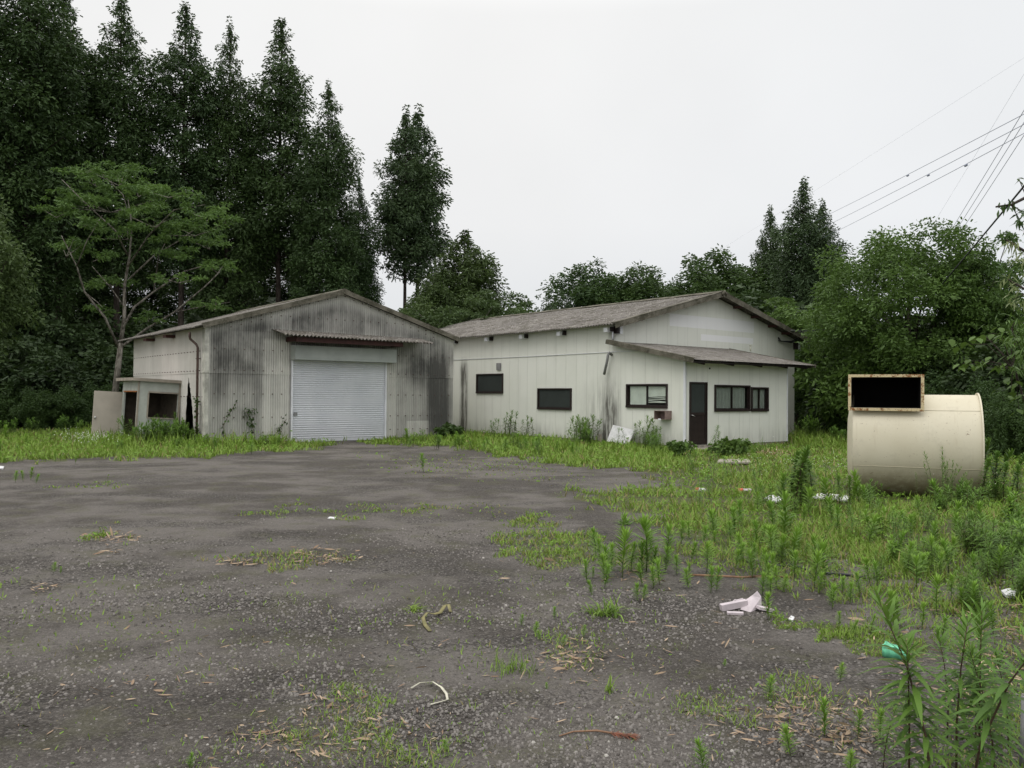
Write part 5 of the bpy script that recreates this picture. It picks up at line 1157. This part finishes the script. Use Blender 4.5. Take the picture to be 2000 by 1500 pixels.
for i in range(26):
    x = rr.uniform(1340, 1660); y = rr.uniform(905, 1000); pw(wt if i % 2 else ws, x, y, rr.uniform(30, 60), 'slender weed left of the drum', 'slender weeds near the drum')
many(wu, [(1545, 993, 108), (1550, 996, 118), (1562, 994, 112), (1572, 990, 100), (1582, 992, 92), (1556, 1000, 125), (1660, 1000, 70), (1640, 990, 60)], 'tall dark stemmed weed left of the drum', 'upright bunch left of the drum')
many(wu, [(1925, 965, 105), (1935, 975, 100), (1945, 980, 95), (1918, 985, 90), (1960, 985, 80), (1975, 975, 90), (1985, 990, 80), (1945, 960, 110)], 'tall slim weed standing right of the drum flange', 'tall weeds right of the drum')
many(ws, [(1842, 985, 110), (1852, 990, 100), (1825, 990, 95), (1865, 985, 80), (1800, 985, 60), (1882, 988, 70), (1835, 1000, 80)], 'spindly flowering weed before the drum', 'spindly weeds in front of the drum')
many(wt, [(1880, 1030, 85), (1892, 1035, 95), (1905, 1040, 75), (1690, 985, 50), (1702, 985, 45), (1720, 985, 40), (1710, 995, 45)], 'long leaved weed before the drum', 'long leaved weeds in front of the drum')
many(wm, [(992, 858, 56), (1004, 858, 40), (967, 858, 40), (1032, 858, 44)], 'upright weed against the cream long wall', 'weeds against the cream long wall')
many(wm, [(1118, 866, 54), (1142, 868, 52), (1160, 868, 56), (1150, 866, 50), (1130, 868, 54)], 'dense dark weed clump left of the leaning white board', 'dark weeds left of the leaning board')
many(wm, [(1265, 874, 60), (1275, 876, 45), (1255, 872, 40), (1283, 884, 40)], 'weed standing under the mailbox beside the leaning board', 'weeds under the mailbox')
many(wt, [(1238, 872, 44), (1224, 876, 40), (1208, 876, 40), (1395, 885, 52), (1402, 888, 44), (1200, 878, 22)], 'slim weed near the cream wall', 'slim weeds along the cream wall')
many(wm, [(285, 862, 45), (300, 864, 46), (318, 862, 52), (335, 862, 56), (348, 866, 50), (362, 866, 40), (246, 864, 50), (270, 866, 34), (312, 872, 36), (420, 858, 40), (436, 860, 50), (450, 862, 40), (465, 862, 30)], 'bushy weed by the booth', 'bushy weeds around the booth')
for i in range(34):
    x = rr.uniform(770, 1180); t = (x-770)/410; y = rr.uniform(862+t*16, 872+t*26); pw(wy if i % 3 else wm, x, y, rr.uniform(16, 30), 'low bright weed in the green verge', 'low weeds in the verge')
for i in range(22):
    x = rr.uniform(-20, 560); y = rr.uniform(862, 888); pw(wm if i % 2 else wy, x, y, rr.uniform(14, 30), 'low weed in the left green strip', 'low weeds in the left strip')
# tall foreground clump, lower right
for (x, yb, d, h) in ((1775, 0, 3.35, 0.86), (1822, 0, 3.2, 1.04), (1868, 0, 3.5, 0.90), (1890, 0, 3.25, 1.02), (1915, 0, 3.5, 0.92), (1945, 0, 3.4, 0.74), (1905, 0, 3.75, 0.78), (1970, 0, 3.8, 0.60), (1850, 0, 3.9, 0.66), (1725, 0, 3.6, 0.36)):
    p = at(x, 1400, d); g = G(x, 770+CH*FPX/d); q = (Vector((0, 0, 0))); pr_ = random.choice(wt)
    gx_ = at(x, 1450, d)
    copy_tree(pr_[0], pr_[1], (gx_.x, d, -0.01), random.uniform(0, 6.28), (h*0.74, h*0.74, h*0.77), 'tall stem of the big foreground clump', 'big foreground weed clump', (random.gauss(0, .04), random.gauss(0, .04), random.uniform(0, 6.28)))
wl = [weed('lush_weed_clump', 240+i, 15, 30, 0.20, 0.045, 'weedd', 'gstem', True, 0.24, 0.3, 0.9, 0.03, 0.007) for i in range(2)]
for w_ in wl: w_[0]['category'] = 'weed clump'
many(wl, [(283, 868, 44), (305, 868, 50), (328, 868, 54), (348, 868, 48), (372, 868, 34), (425, 864, 42), (448, 866, 42), (468, 866, 26), (398, 872, 24), (130, 845, 36), (60, 845, 30), (10, 850, 36), (160, 850, 30), (1145, 872, 42), (1268, 880, 38), (345, 876, 24), (890, 858, 24), (1690, 975, 26), (1860, 995, 50), (1835, 1000, 36), (1900, 995, 60), (1940, 985, 50), (1985, 1060, 70), (1960, 1090, 70), (1930, 1110, 50), (2010, 1110, 80), (1590, 860, 50), (1640, 870, 40), (1570, 850, 40)], 'lush green weed clump', 'lush weed clumps')
# grass tufts
def tuft(name, label, x, y, hm, n, L, W, sp, seed, cat='grass tuft', upb=1.0, mat='grass'):
    global rng; rng = np.random.default_rng(seed); g = G(x, y); P = np.stack([rng.normal(size=n)*sp, rng.normal(size=n)*sp, np.zeros(n)], 1); D = rdir(n); D[:, 2] = np.abs(D[:, 2])*0.6+upb
    V, F, t = strips(P, D, hm*(0.5+0.6*rng.random(n)), W, 0.15+0.7*rng.random(n), 4, np.array([0.8, 1, 0.85, 0.55, 0.06]), None); o = np_mesh(name, V, F, MT[mat], t); o.location = (g.x, g.y, -0.005); return tag(o, label, cat)
tuft('grass_tuft', 'large arching grass tuft in the middle right of the gravel', 1185, 1200, 0.26, 80, 0.2, 0.011, 0.06, 301, upb=0.7)
tuft('grass_tuft', 'small spreading grass tuft beside the olive strap', 808, 1190, 0.16, 46, 0.2, 0.008, 0.02, 302, upb=0.25)
tuft('grass_tuft', 'thin upright grass bunch left of the dry leaf heap', 1005, 1308, 0.15, 130, 0.1, 0.005, 0.07, 303, upb=2.2)
tuft('grass_tuft', 'single upright grass clump right of the dry leaf heap', 1190, 1352, 0.19, 16, 0.1, 0.007, 0.012, 304, upb=2.0)
tuft('grass_tuft', 'spiky grey green grass tuft beyond the low grass patch', 1222, 1025, 0.20, 70, 0.1, 0.013, 0.04, 305, upb=0.6, mat='weedd')
tuft('grass_tuft', 'round green grass tuft beside dry straw on the left gravel', 197, 1045, 0.10, 110, 0.1, 0.010, 0.06, 306, upb=0.9)
tuft('dry_grass_clump', 'clump of tall browning grass in front of the curtained windows', 1425, 888, 0.75, 160, 0.1, 0.016, 0.22, 307, upb=1.0, mat='weedd', cat='grass clump')
tuft('dry_grass_clump', 'arching dry grass clump at the right corner of the lean-to', 1480, 885, 0.75, 130, 0.1, 0.015, 0.22, 308, upb=0.8, mat='weedd', cat='grass clump')
tuft('dry_grass_clump', 'reddish brown dead grass at the foot of the lean-to corner', 1510, 888, 0.35, 160, 0.1, 0.02, 0.3, 309, upb=0.8, mat='dry', cat='grass clump')
sb = broad('leafy_shrub', 401, 0.15, 0.22, 0.30, 0.24, 30, 46, 0.10, 'broad', (0.09, 0.055), 0.012, 6); sb[0]['label'] = 'small dark leafy shrub at the left of the brown door'; sb[0]['category'] = 'shrub'; p = G(1330, 893); sb[0].location = (p.x, p.y, 0)
sb2 = broad('leafy_shrub', 402, 0.15, 0.20, 0.55, 0.22, 40, 46, 0.13, 'broad', (0.11, 0.07), 0.012, 6); sb2[0]['label'] = 'spreading green shrub under the curtained windows'; sb2[0]['category'] = 'shrub'; p = G(1440, 893); sb2[0].location = (p.x, p.y, 0)
sb3 = broad('leafy_shrub', 403, 0.15, 0.22, 0.45, 0.28, 36, 46, 0.14, 'broadd', (0.11, 0.07), 0.012, 6); sb3[0]['label'] = 'dark shrub in the inner corner between shed and cream wall'; sb3[0]['category'] = 'shrub'; p = G(872, 858); sb3[0].location = (p.x, p.y, 0)

# vines on the shed
def vine(label, pts, seed, wide=0.10, k=26):
    global rng; rng = np.random.default_rng(seed); random.seed(seed); base = B(pts[0][0], pts[0][1]-0.04, 0); t_ = thing('climbing_vine', label, 'vine', base, 0, 'vines climbing on the shed'); mb = MB()
    q = [B(u, v-0.05, z)-base for u, v, z in pts]; mb.tube(q, 0.008, 5); P = []
    for i in range(len(q)-1):
        for j in range(k): p = q[i].lerp(q[i+1], random.random()); P.append((p.x+random.gauss(0, wide*.7), p.y+random.gauss(0, 0.03)-0.03, p.z+random.gauss(0, wide)))
    P = np.array(P); D = rdir(len(P)); D[:, 2] -= 0.5; mb.build('stem', MT['stem'], t_); s = strips(P, D, 0.09, 0.07, 0.2, 2, None, None); np_mesh('leaves', s[0], s[1], MT['broadd'], s[2], parent=t_)
vine('leafy vine climbing the shed wall left of the shutter', [(-9.6, 9.1, 0.0), (-9.7, 9.1, 0.6), (-9.9, 9.1, 1.0), (-9.6, 9.1, 1.05)], 501)
vine('leafy vine leaning on the left shutter rail', [(-9.2, 9.1, 0.0), (-8.9, 9.1, 0.35), (-8.6, 9.1, 0.75)], 502)
vine('vine on the shed wall near its left front corner', [(-10.6, 9.1, 0.0), (-10.6, 9.1, 0.6), (-10.4, 9.1, 1.0), (-10.2, 9.1, 1.3)], 503, 0.05, 12)
vine('vine wrapped round the brown downpipe', [(-11.26, 9.56, 0.0), (-11.26, 9.52, 0.7), (-11.26, 9.54, 1.2), (-11.26, 9.56, 1.45)], 504, 0.06, 22)

# ------------------------------------------------------------------ gravel, litter
random.seed(9); rng = np.random.default_rng(9)
x, y = scatter(90000, -36, 36, 2.0, 11); msk = np.array([pn(Vector((p*0.6, q*0.9, 77))) for p, q in zip(x, y)]); kp = rng.random(len(x)) < np.clip(0.28+2.4*msk, 0.10, 1); x, y = x[kp], y[kp]
n = len(x); s = (0.0035+0.008*rng.random(n)**2.5)*np.clip(np.hypot(x, y)/4.0, 0.7, 1.15); c0 = np.stack([x, y, s*0.1], 1)
dirs = unit(np.array([[1, 0, 0.0], [0, 1, 0], [-1, 0, 0], [0, -1, 0]])); a = rng.random(n)*6.28
Vv = np.zeros((n, 8, 3))
for k in range(4):
    an = a+k*1.57+rng.normal(size=n)*0.25
    for j, (zz, rr_) in enumerate(((-0.4, 1.0), (0.5, 0.65))):
        Vv[:, k+4*j, 0] = x+np.cos(an)*s*rr_*(0.8+0.5*rng.random(n)); Vv[:, k+4*j, 1] = y+np.sin(an)*s*rr_*(0.8+0.5*rng.random(n)); Vv[:, k+4*j, 2] = s*zz*(0.7+0.6*rng.random(n))+s*0.2
fq = np.array([(4, 5, 6, 7), (0, 1, 5, 4), (1, 2, 6, 5), (2, 3, 7, 6), (3, 0, 4, 7)]); FF = (np.arange(n)*8)[:, None, None]+fq[None]
nn_ = NT('loose_stones'); aa = nn_.n('ShaderNodeAttribute', attribute_name='tint'); cc = nn_.mix(nn_.ss(aa.outputs['Fac'], 0.0, 0.75), (0.075, 0.068, 0.061), (0.20, 0.184, 0.17)); cc = nn_.mix(nn_.ss(aa.outputs['Fac'], 0.985, 1.0), cc, (0.38, 0.36, 0.33)); MT['stone'] = nn_.fin(cc, 0.9, 0.2)
tag(np_mesh('loose_gravel', Vv.reshape(-1, 3), FF.reshape(-1, 4), MT['stone'], np.repeat(rng.random(n), 5)), 'loose small stones scattered over the yard', 'gravel', kind='stuff')
LIT = [(540, 1440, 55, 20, 70), (600, 1470, 90, 25, 90), (700, 1400, 60, 30, 60), (790, 1440, 50, 20, 40), (640, 1380, 40, 20, 30), (1120, 1290, 38, 18, 150), (1560, 1390, 110, 22, 170), (1620, 1430, 90, 22, 170), (1700, 1450, 90, 20, 80), (470, 1098, 20, 4, 40), (615, 1090, 36, 9, 120), (220, 1050, 24, 6, 90), (95, 1146, 22, 4, 20), (225, 1080, 18, 3, 14), (300, 1300, 200, 60, 26), (230, 1350, 80, 30, 14), (1240, 1128, 26, 6, 60), (1470, 1040, 20, 8, 50), (1500, 990, 40, 10, 30), (1800, 1300, 100, 50, 130), (1900, 1180, 60, 40, 60), (1930, 1400, 60, 60, 120), (900, 1350, 300, 80, 40), (1450, 1250, 150, 60, 40), (130, 1440, 120, 40, 16), (600, 1250, 300, 80, 22), (1330, 1140, 160, 40, 40), (1990, 1250, 60, 50, 80)]
Pq = []
for (cx, cy, rx, ry, k) in LIT:
    for i in range(int(k*1.5)): g = G(cx+random.gauss(0, rx), cy+random.gauss(0, ry)); Pq.append((g.x, g.y, 0.004+random.random()*0.012))
P = np.array(Pq); n = len(P); D = rdir(n); D[:, 2] = rng.normal(size=n)*0.12; L = (0.02+0.075*rng.random(n)**2.2)*np.clip(np.hypot(P[:, 0], P[:, 1])/5, 0.7, 1.4)
V, F, t = strips(P, D, L, L*(0.08+0.16*rng.random(n)), 0.0, 3, None, None, roll=rng.normal(size=n)*0.5)
tag(np_mesh('dry_litter', V, F, MT['dry'], t), 'dry bamboo sheaths and dead leaves strewn on the ground', 'litter', kind='stuff')

# ------------------------------------------------------------------ discarded things
def slab(name, label, cat, pts, th, mat, z=0.0, group=None, lift=None):
    q = [G(x, y) for x, y in pts]; c = sum(q, Vector())/len(q); mb = MB(); n = len(q); lift = lift or [0]*n
    vs = [(p.x-c.x, p.y-c.y, z+l) for p, l in zip(q, lift)]; vs += [(a, b, h+th) for a, b, h in vs]
    mb.quadlist(vs, [tuple(range(n, 2*n)), tuple(reversed(range(n)))]+[(i, (i+1) % n, (i+1) % n+n, i+n) for i in range(n)]); o = mb.build(name, mat, None, (c.x, c.y, 0)); tag(o, label, cat, group); return o
slab('concrete_slab', 'flat grey concrete slab in the grass before the lean-to', 'slab', [(1400, 908), (1468, 908), (1462, 901), (1405, 901)], 0.04, MT['conc'], 0.02)
slab('plank', 'weathered plank lying at the left foot of the shutter', 'plank', [(480, 864), (555, 868), (560, 865), (488, 861)], 0.06, MT['stick'], 0.01)
slab('plastic_sheet', 'flat white plastic piece in the grass left of the upright weeds', 'plastic sheet', [(1492, 978), (1520, 985), (1532, 976), (1505, 970)], 0.02, MT['whitep'], 0.015)
slab('plastic_sheet', 'flat white plastic piece between the upright weeds and the drum', 'plastic sheet', [(1585, 975), (1655, 982), (1660, 972), (1600, 966)], 0.02, MT['whitep'], 0.015)
# leaning board
wb = thing('leaning_board', 'white board leaning against the cream wall beside the corner stain', 'board', B(-0.30, 2.4, 0), BRZ); mb = MB()
mb.hexa([(-0.075, -0.45, 0.03), (-0.06, -0.45, 0.03), (-0.06, 0.50, 0.11), (-0.075, 0.50, 0.11), (0.175, -0.50, 0.50), (0.19, -0.50, 0.50), (0.19, 0.46, 0.64), (0.175, 0.46, 0.64)]); mb.build('panel', MT['whitep'], wb)
mb = MB(); mb.box((-0.25, 0.62, 0.0), (-0.17, 0.70, 0.34)); mb.build('stake', MT['conc'], wb)
# broken foam
fo = thing('broken_foam', 'torn pinkish white foam pieces heaped on the gravel', 'foam', G(1455, 1195)); b0 = G(1455, 1195); mb = MB()
def fpt(x, y, z): g = G(x, y); return Vector((g.x-b0.x, g.y-b0.y, z))
mb.beam(fpt(1408, 1192, 0.02), fpt(1458, 1190, 0.05), 0.05, 0.045); mb.build('foam_bar', MT['foam'], fo)
mb = MB(); P_ = [fpt(1446, 1193, 0.01), fpt(1466, 1196, 0.0), fpt(1487, 1189, 0.01), fpt(1486, 1187, 0.075), fpt(1478, 1186, 0.115), fpt(1470, 1187, 0.09), fpt(1456, 1189, 0.06)]; o_ = Vector((0.01, 0.022, 0.004))
mb.quadlist(P_+[q+o_ for q in P_], [tuple(range(7)), tuple(reversed(range(7, 14)))]+[(i, i+7, (i+1) % 7+7, (i+1) % 7) for i in range(7)]); mb.build('foam_shard', MT['foam'], fo)
mb = MB(); P_ = [fpt(1428, 1188, 0.035), fpt(1444, 1186, 0.04), fpt(1452, 1187, 0.07), fpt(1440, 1186, 0.055), fpt(1436, 1187, 0.062)]; o_ = Vector((0, 0.014, 0.0)); mb.quadlist(P_+[q+o_ for q in P_], [tuple(range(5)), tuple(reversed(range(5, 10)))]+[(i, i+5, (i+1) % 5+5, (i+1) % 5) for i in range(5)]); mb.build('foam_splinter', MT['foam'], fo)
mb = MB(); mb.beam(fpt(1480, 1194, 0.03), fpt(1508, 1193, 0.005), 0.07, 0.02); mb.beam(fpt(1420, 1199, 0.008), fpt(1452, 1201, 0.01), 0.05, 0.015); mb.build('foam_flake', MT['foam'], fo)
# mesh basket
g = G(1750, 1282); mbk = thing('mesh_basket', 'crumpled mint green mesh basket near the foreground weeds', 'basket', g); mb = MB(); n = 8; rs_ = np.random.default_rng(5); top = []; bot = []
for k in range(14):
    a = 2*math.pi*k/14; rx = 0.085*(1+0.12*rs_.normal()); bot.append((rx*1.05*math.cos(a)+0.01, 0.06*math.sin(a), 0.0)); top.append((rx*0.72*math.cos(a)-0.022, 0.05*math.sin(a)+0.012*rs_.normal(), 0.072+0.008*rs_.normal()-0.03*max(0, math.cos(a))))
mb.quadlist(bot+top, [(i, (i+1) % 14, (i+1) % 14+14, i+14) for i in range(14)]+[tuple(range(14, 28)), tuple(reversed(range(14)))], 0, True); mb.build('mesh_body', MT['mesh'], mbk)
mb = MB(); mb.tube([top[i] for i in range(14)]+[top[0]], 0.004, 6); mb.build('mesh_rim', MT['mesh'], mbk)
# ribbons
def ribbon(name, label, cat, pts, w_, mat, th=0.003):
    q = [G(x, y) for x, y, z in pts]; c = q[0].copy(); q = [Vector((p.x-c.x, p.y-c.y, pts[i][2])) for i, p in enumerate(q)]; mb = MB(); vs = []; fs = []
    for i, p in enumerate(q):
        d = (q[min(i+1, len(q)-1)]-q[max(i-1, 0)]).normalized(); tw = 0.35*math.sin(i*0.9); s_ = (d.cross(Vector((0, 0, 1))).normalized()*math.cos(tw)+Vector((0, 0, 1))*math.sin(tw)*0.8)*w_/2; s_.z = abs(s_.z) if False else s_.z
        lo = min(0, p.z-abs(s_.z)); p = p-Vector((0, 0, lo)); vs += [p-s_, p+s_, p+s_+Vector((0, 0, th)), p-s_+Vector((0, 0, th))]
    for i in range(len(q)-1):
        a = 4*i
        for j in range(4): fs.append((a+j, a+(j+1) % 4, a+4+(j+1) % 4, a+4+j))
    fs += [(0, 1, 2, 3), tuple(reversed([len(vs)-4+j for j in range(4)]))]; mb.quadlist(vs, fs, 0, True); o = mb.build(name, mat, None, (c.x, c.y, 0)); tag(o, label, cat)
ribbon('strap', 'twisted olive strap lying on the gravel left of centre', 'strap', [(840, 1234, .004), (830, 1222, .006), (826, 1210, .012), (834, 1204, .025), (848, 1205, .02), (860, 1200, .012), (868, 1192, .03), (876, 1190, .035), (880, 1198, .01)], 0.026, MT['strap'])
ribbon('plastic_band', 'pale bent plastic band in the foreground centre', 'band', [(803, 1348, .01), (820, 1341, .02), (845, 1341, .025), (862, 1350, .02), (872, 1360, .012), (874, 1370, .008), (858, 1374, .006), (840, 1378, .004)], 0.014, MT['band'])
mb = MB(); c = G(1240, 1440); pts = [G(1092, 1440)-c+Vector((0, 0, .006)), G(1120, 1433)-c+Vector((0, 0, .01)), G(1165, 1432)-c+Vector((0, 0, .012)), G(1195, 1436)-c+Vector((0, 0, .01))]
br_ = thing('dead_branch', 'dry stick with a reddish brown dead tip in the foreground', 'dead branch', c); mb.tube(pts, [0.003, 0.004, 0.005, 0.005], 6); mb.build('stick', MT['stick'], br_)
rng = np.random.default_rng(61); n = 150; tt = rng.random(n); a0 = np.array(G(1190, 1436)-c); a1 = np.array(G(1235, 1442)-c); P = a0+(a1-a0)*tt[:, None]; P[:, 2] = 0.012; D = rdir(n); D[:, 0] = np.abs(D[:, 0])+0.5; D[:, 2] *= 0.25
s = strips(P, D, 0.045, 0.003, 0.2, 2, None, None); np_mesh('dead_needles', s[0], s[1], MT['frond'], s[2], parent=br_)
# hose
def hose(label, pts, r, mat, name='hose'):
    q = [G(x, y) for x, y in pts]; c = q[0].copy(); mb = MB(); mb.tube([Vector((p.x-c.x, p.y-c.y, r)) for p in q], r, 7); tag(mb.build(name, mat, None, (c.x, c.y, 0)), label, 'hose')
hose('black hose snaking between the young weeds', [(1515, 1108), (1545, 1107), (1570, 1113), (1590, 1122), (1630, 1123), (1660, 1126), (1690, 1132)], 0.012, MT['cable'])
hose('brown hose half buried behind the white sheeting', [(1345, 1125), (1400, 1127), (1450, 1130), (1500, 1127), (1545, 1130)], 0.010, MT['stick'])
# litter cans
def can(label, x, y, rz, L, r, m1, m2, name='crushed_can'):
    g = G(x, y); t_ = thing(name, label, 'can', (g.x, g.y, r), rz); mb = MB(); rr_ = [r*0.8, r, r*0.92, r*0.8, r*0.97, r*0.75]
    mb.tube([(-L/2+L*i/5, 0.006*math.sin(i*2), 0) for i in range(6)], rr_, 12); mb.build('can_body', m1, t_)
    mb = MB(); mb.tube([(-L/2-0.006, 0, 0), (-L*0.18, 0.003, 0.003)], [r*0.86, r*1.04], 12); mb.build('can_print', m2, t_)
can('faded red and white can in the grass left of the red wrapper', 1369, 962, -0.7, 0.15, 0.04, MT['whitep'], MT['redcan'])
can('faded red wrapper in the grass right of the red and white can', 1455, 962, 0.15, 0.22, 0.035, MT['foam'], MT['redcan'], 'crushed_wrapper')
g = G(1972, 1168); slab('plastic_scrap', 'crumpled clear white plastic scrap at the right edge of the weeds', 'plastic scrap', [(1955, 1160), (1965, 1172), (1982, 1172), (1986, 1164), (1970, 1158)], 0.02, MT['whitep'], 0.01, lift=[0, .01, .0, .02, .01])
for i, (x, y, s_) in enumerate(((1545, 1216, .02), (1490, 1297, .014), (1335, 1297, .008), (1645, 1300, .02), (648, 1014, .03), (3, 915, .05))):
    pass
slab('paper_scrap', 'white paper scrap beside the bright moss patch', 'paper scrap', [(1540, 1212), (1548, 1216), (1552, 1209), (1545, 1206)], 0.01, MT['whitep'], 0.005)
slab('paper_scrap', 'small white scrap at the far left of the open gravel', 'paper scrap', [(-6, 916), (6, 917), (8, 913), (-2, 912)], 0.02, MT['whitep'], 0.005)
slab('paper_scrap', 'pale scrap right of the thin grass strip on the open gravel', 'paper scrap', [(640, 1014), (655, 1015), (656, 1012), (644, 1011)], 0.01, MT['whitep'], 0.004)
mb = MB(); g = at(1994, 1440, 3.6); mb.tube([(0, 0, 0), (0.01, 0, 0.30)], 0.008, 8); mb.tube([(0.01, 0, 0.30), (0.012, 0, 0.31)], 0.010, 8); tag(mb.build('marker_post', MT['grey'], None, (g.x, g.y, 0)), 'short pale grey post cut by the lower right edge', 'post')

# ------------------------------------------------------------------ labels: tell look-alikes apart by their order in the row
ORD = ['first', 'second', 'third', 'fourth', 'fifth', 'sixth', 'seventh', 'eighth', 'ninth', 'tenth', 'eleventh', 'twelfth']
def ppx(o):
    q = o.matrix_basis.translation-CAM; D_ = max(q.dot(fwd), 0.01); return 1000+FPX*q.dot(rgt)/D_, 750-FPX*q.dot(upv)/D_
grp = {}
for o in col.objects:
    if o.parent is None and o.get('label'): grp.setdefault(o['label'], []).append(o)
for lb, os_ in grp.items():
    if len(os_) < 2: continue
    os_.sort(key=lambda o: -ppx(o)[1]); n = len(os_); rows = max(1, math.ceil(n/11)); per_ = math.ceil(n/rows)
    rn = {1: [''], 2: ['nearest row', 'farthest row'], 3: ['nearest row', 'middle row', 'farthest row']}.get(rows, None) or [ORD[i]+' row back' for i in range(rows)]
    for r in range(rows):
        seg = sorted(os_[r*per_:(r+1)*per_], key=lambda o: ppx(o)[0])
        for i, o in enumerate(seg):
            w_ = 'leftmost' if i == 0 else 'rightmost' if i == len(seg)-1 else ORD[i]+' from the left'
            o['label'] = lb+', '+w_+(', '+rn[r] if rn[r] else '')
            if len(o['label'].split()) > 16: print('LONG', o['label'])
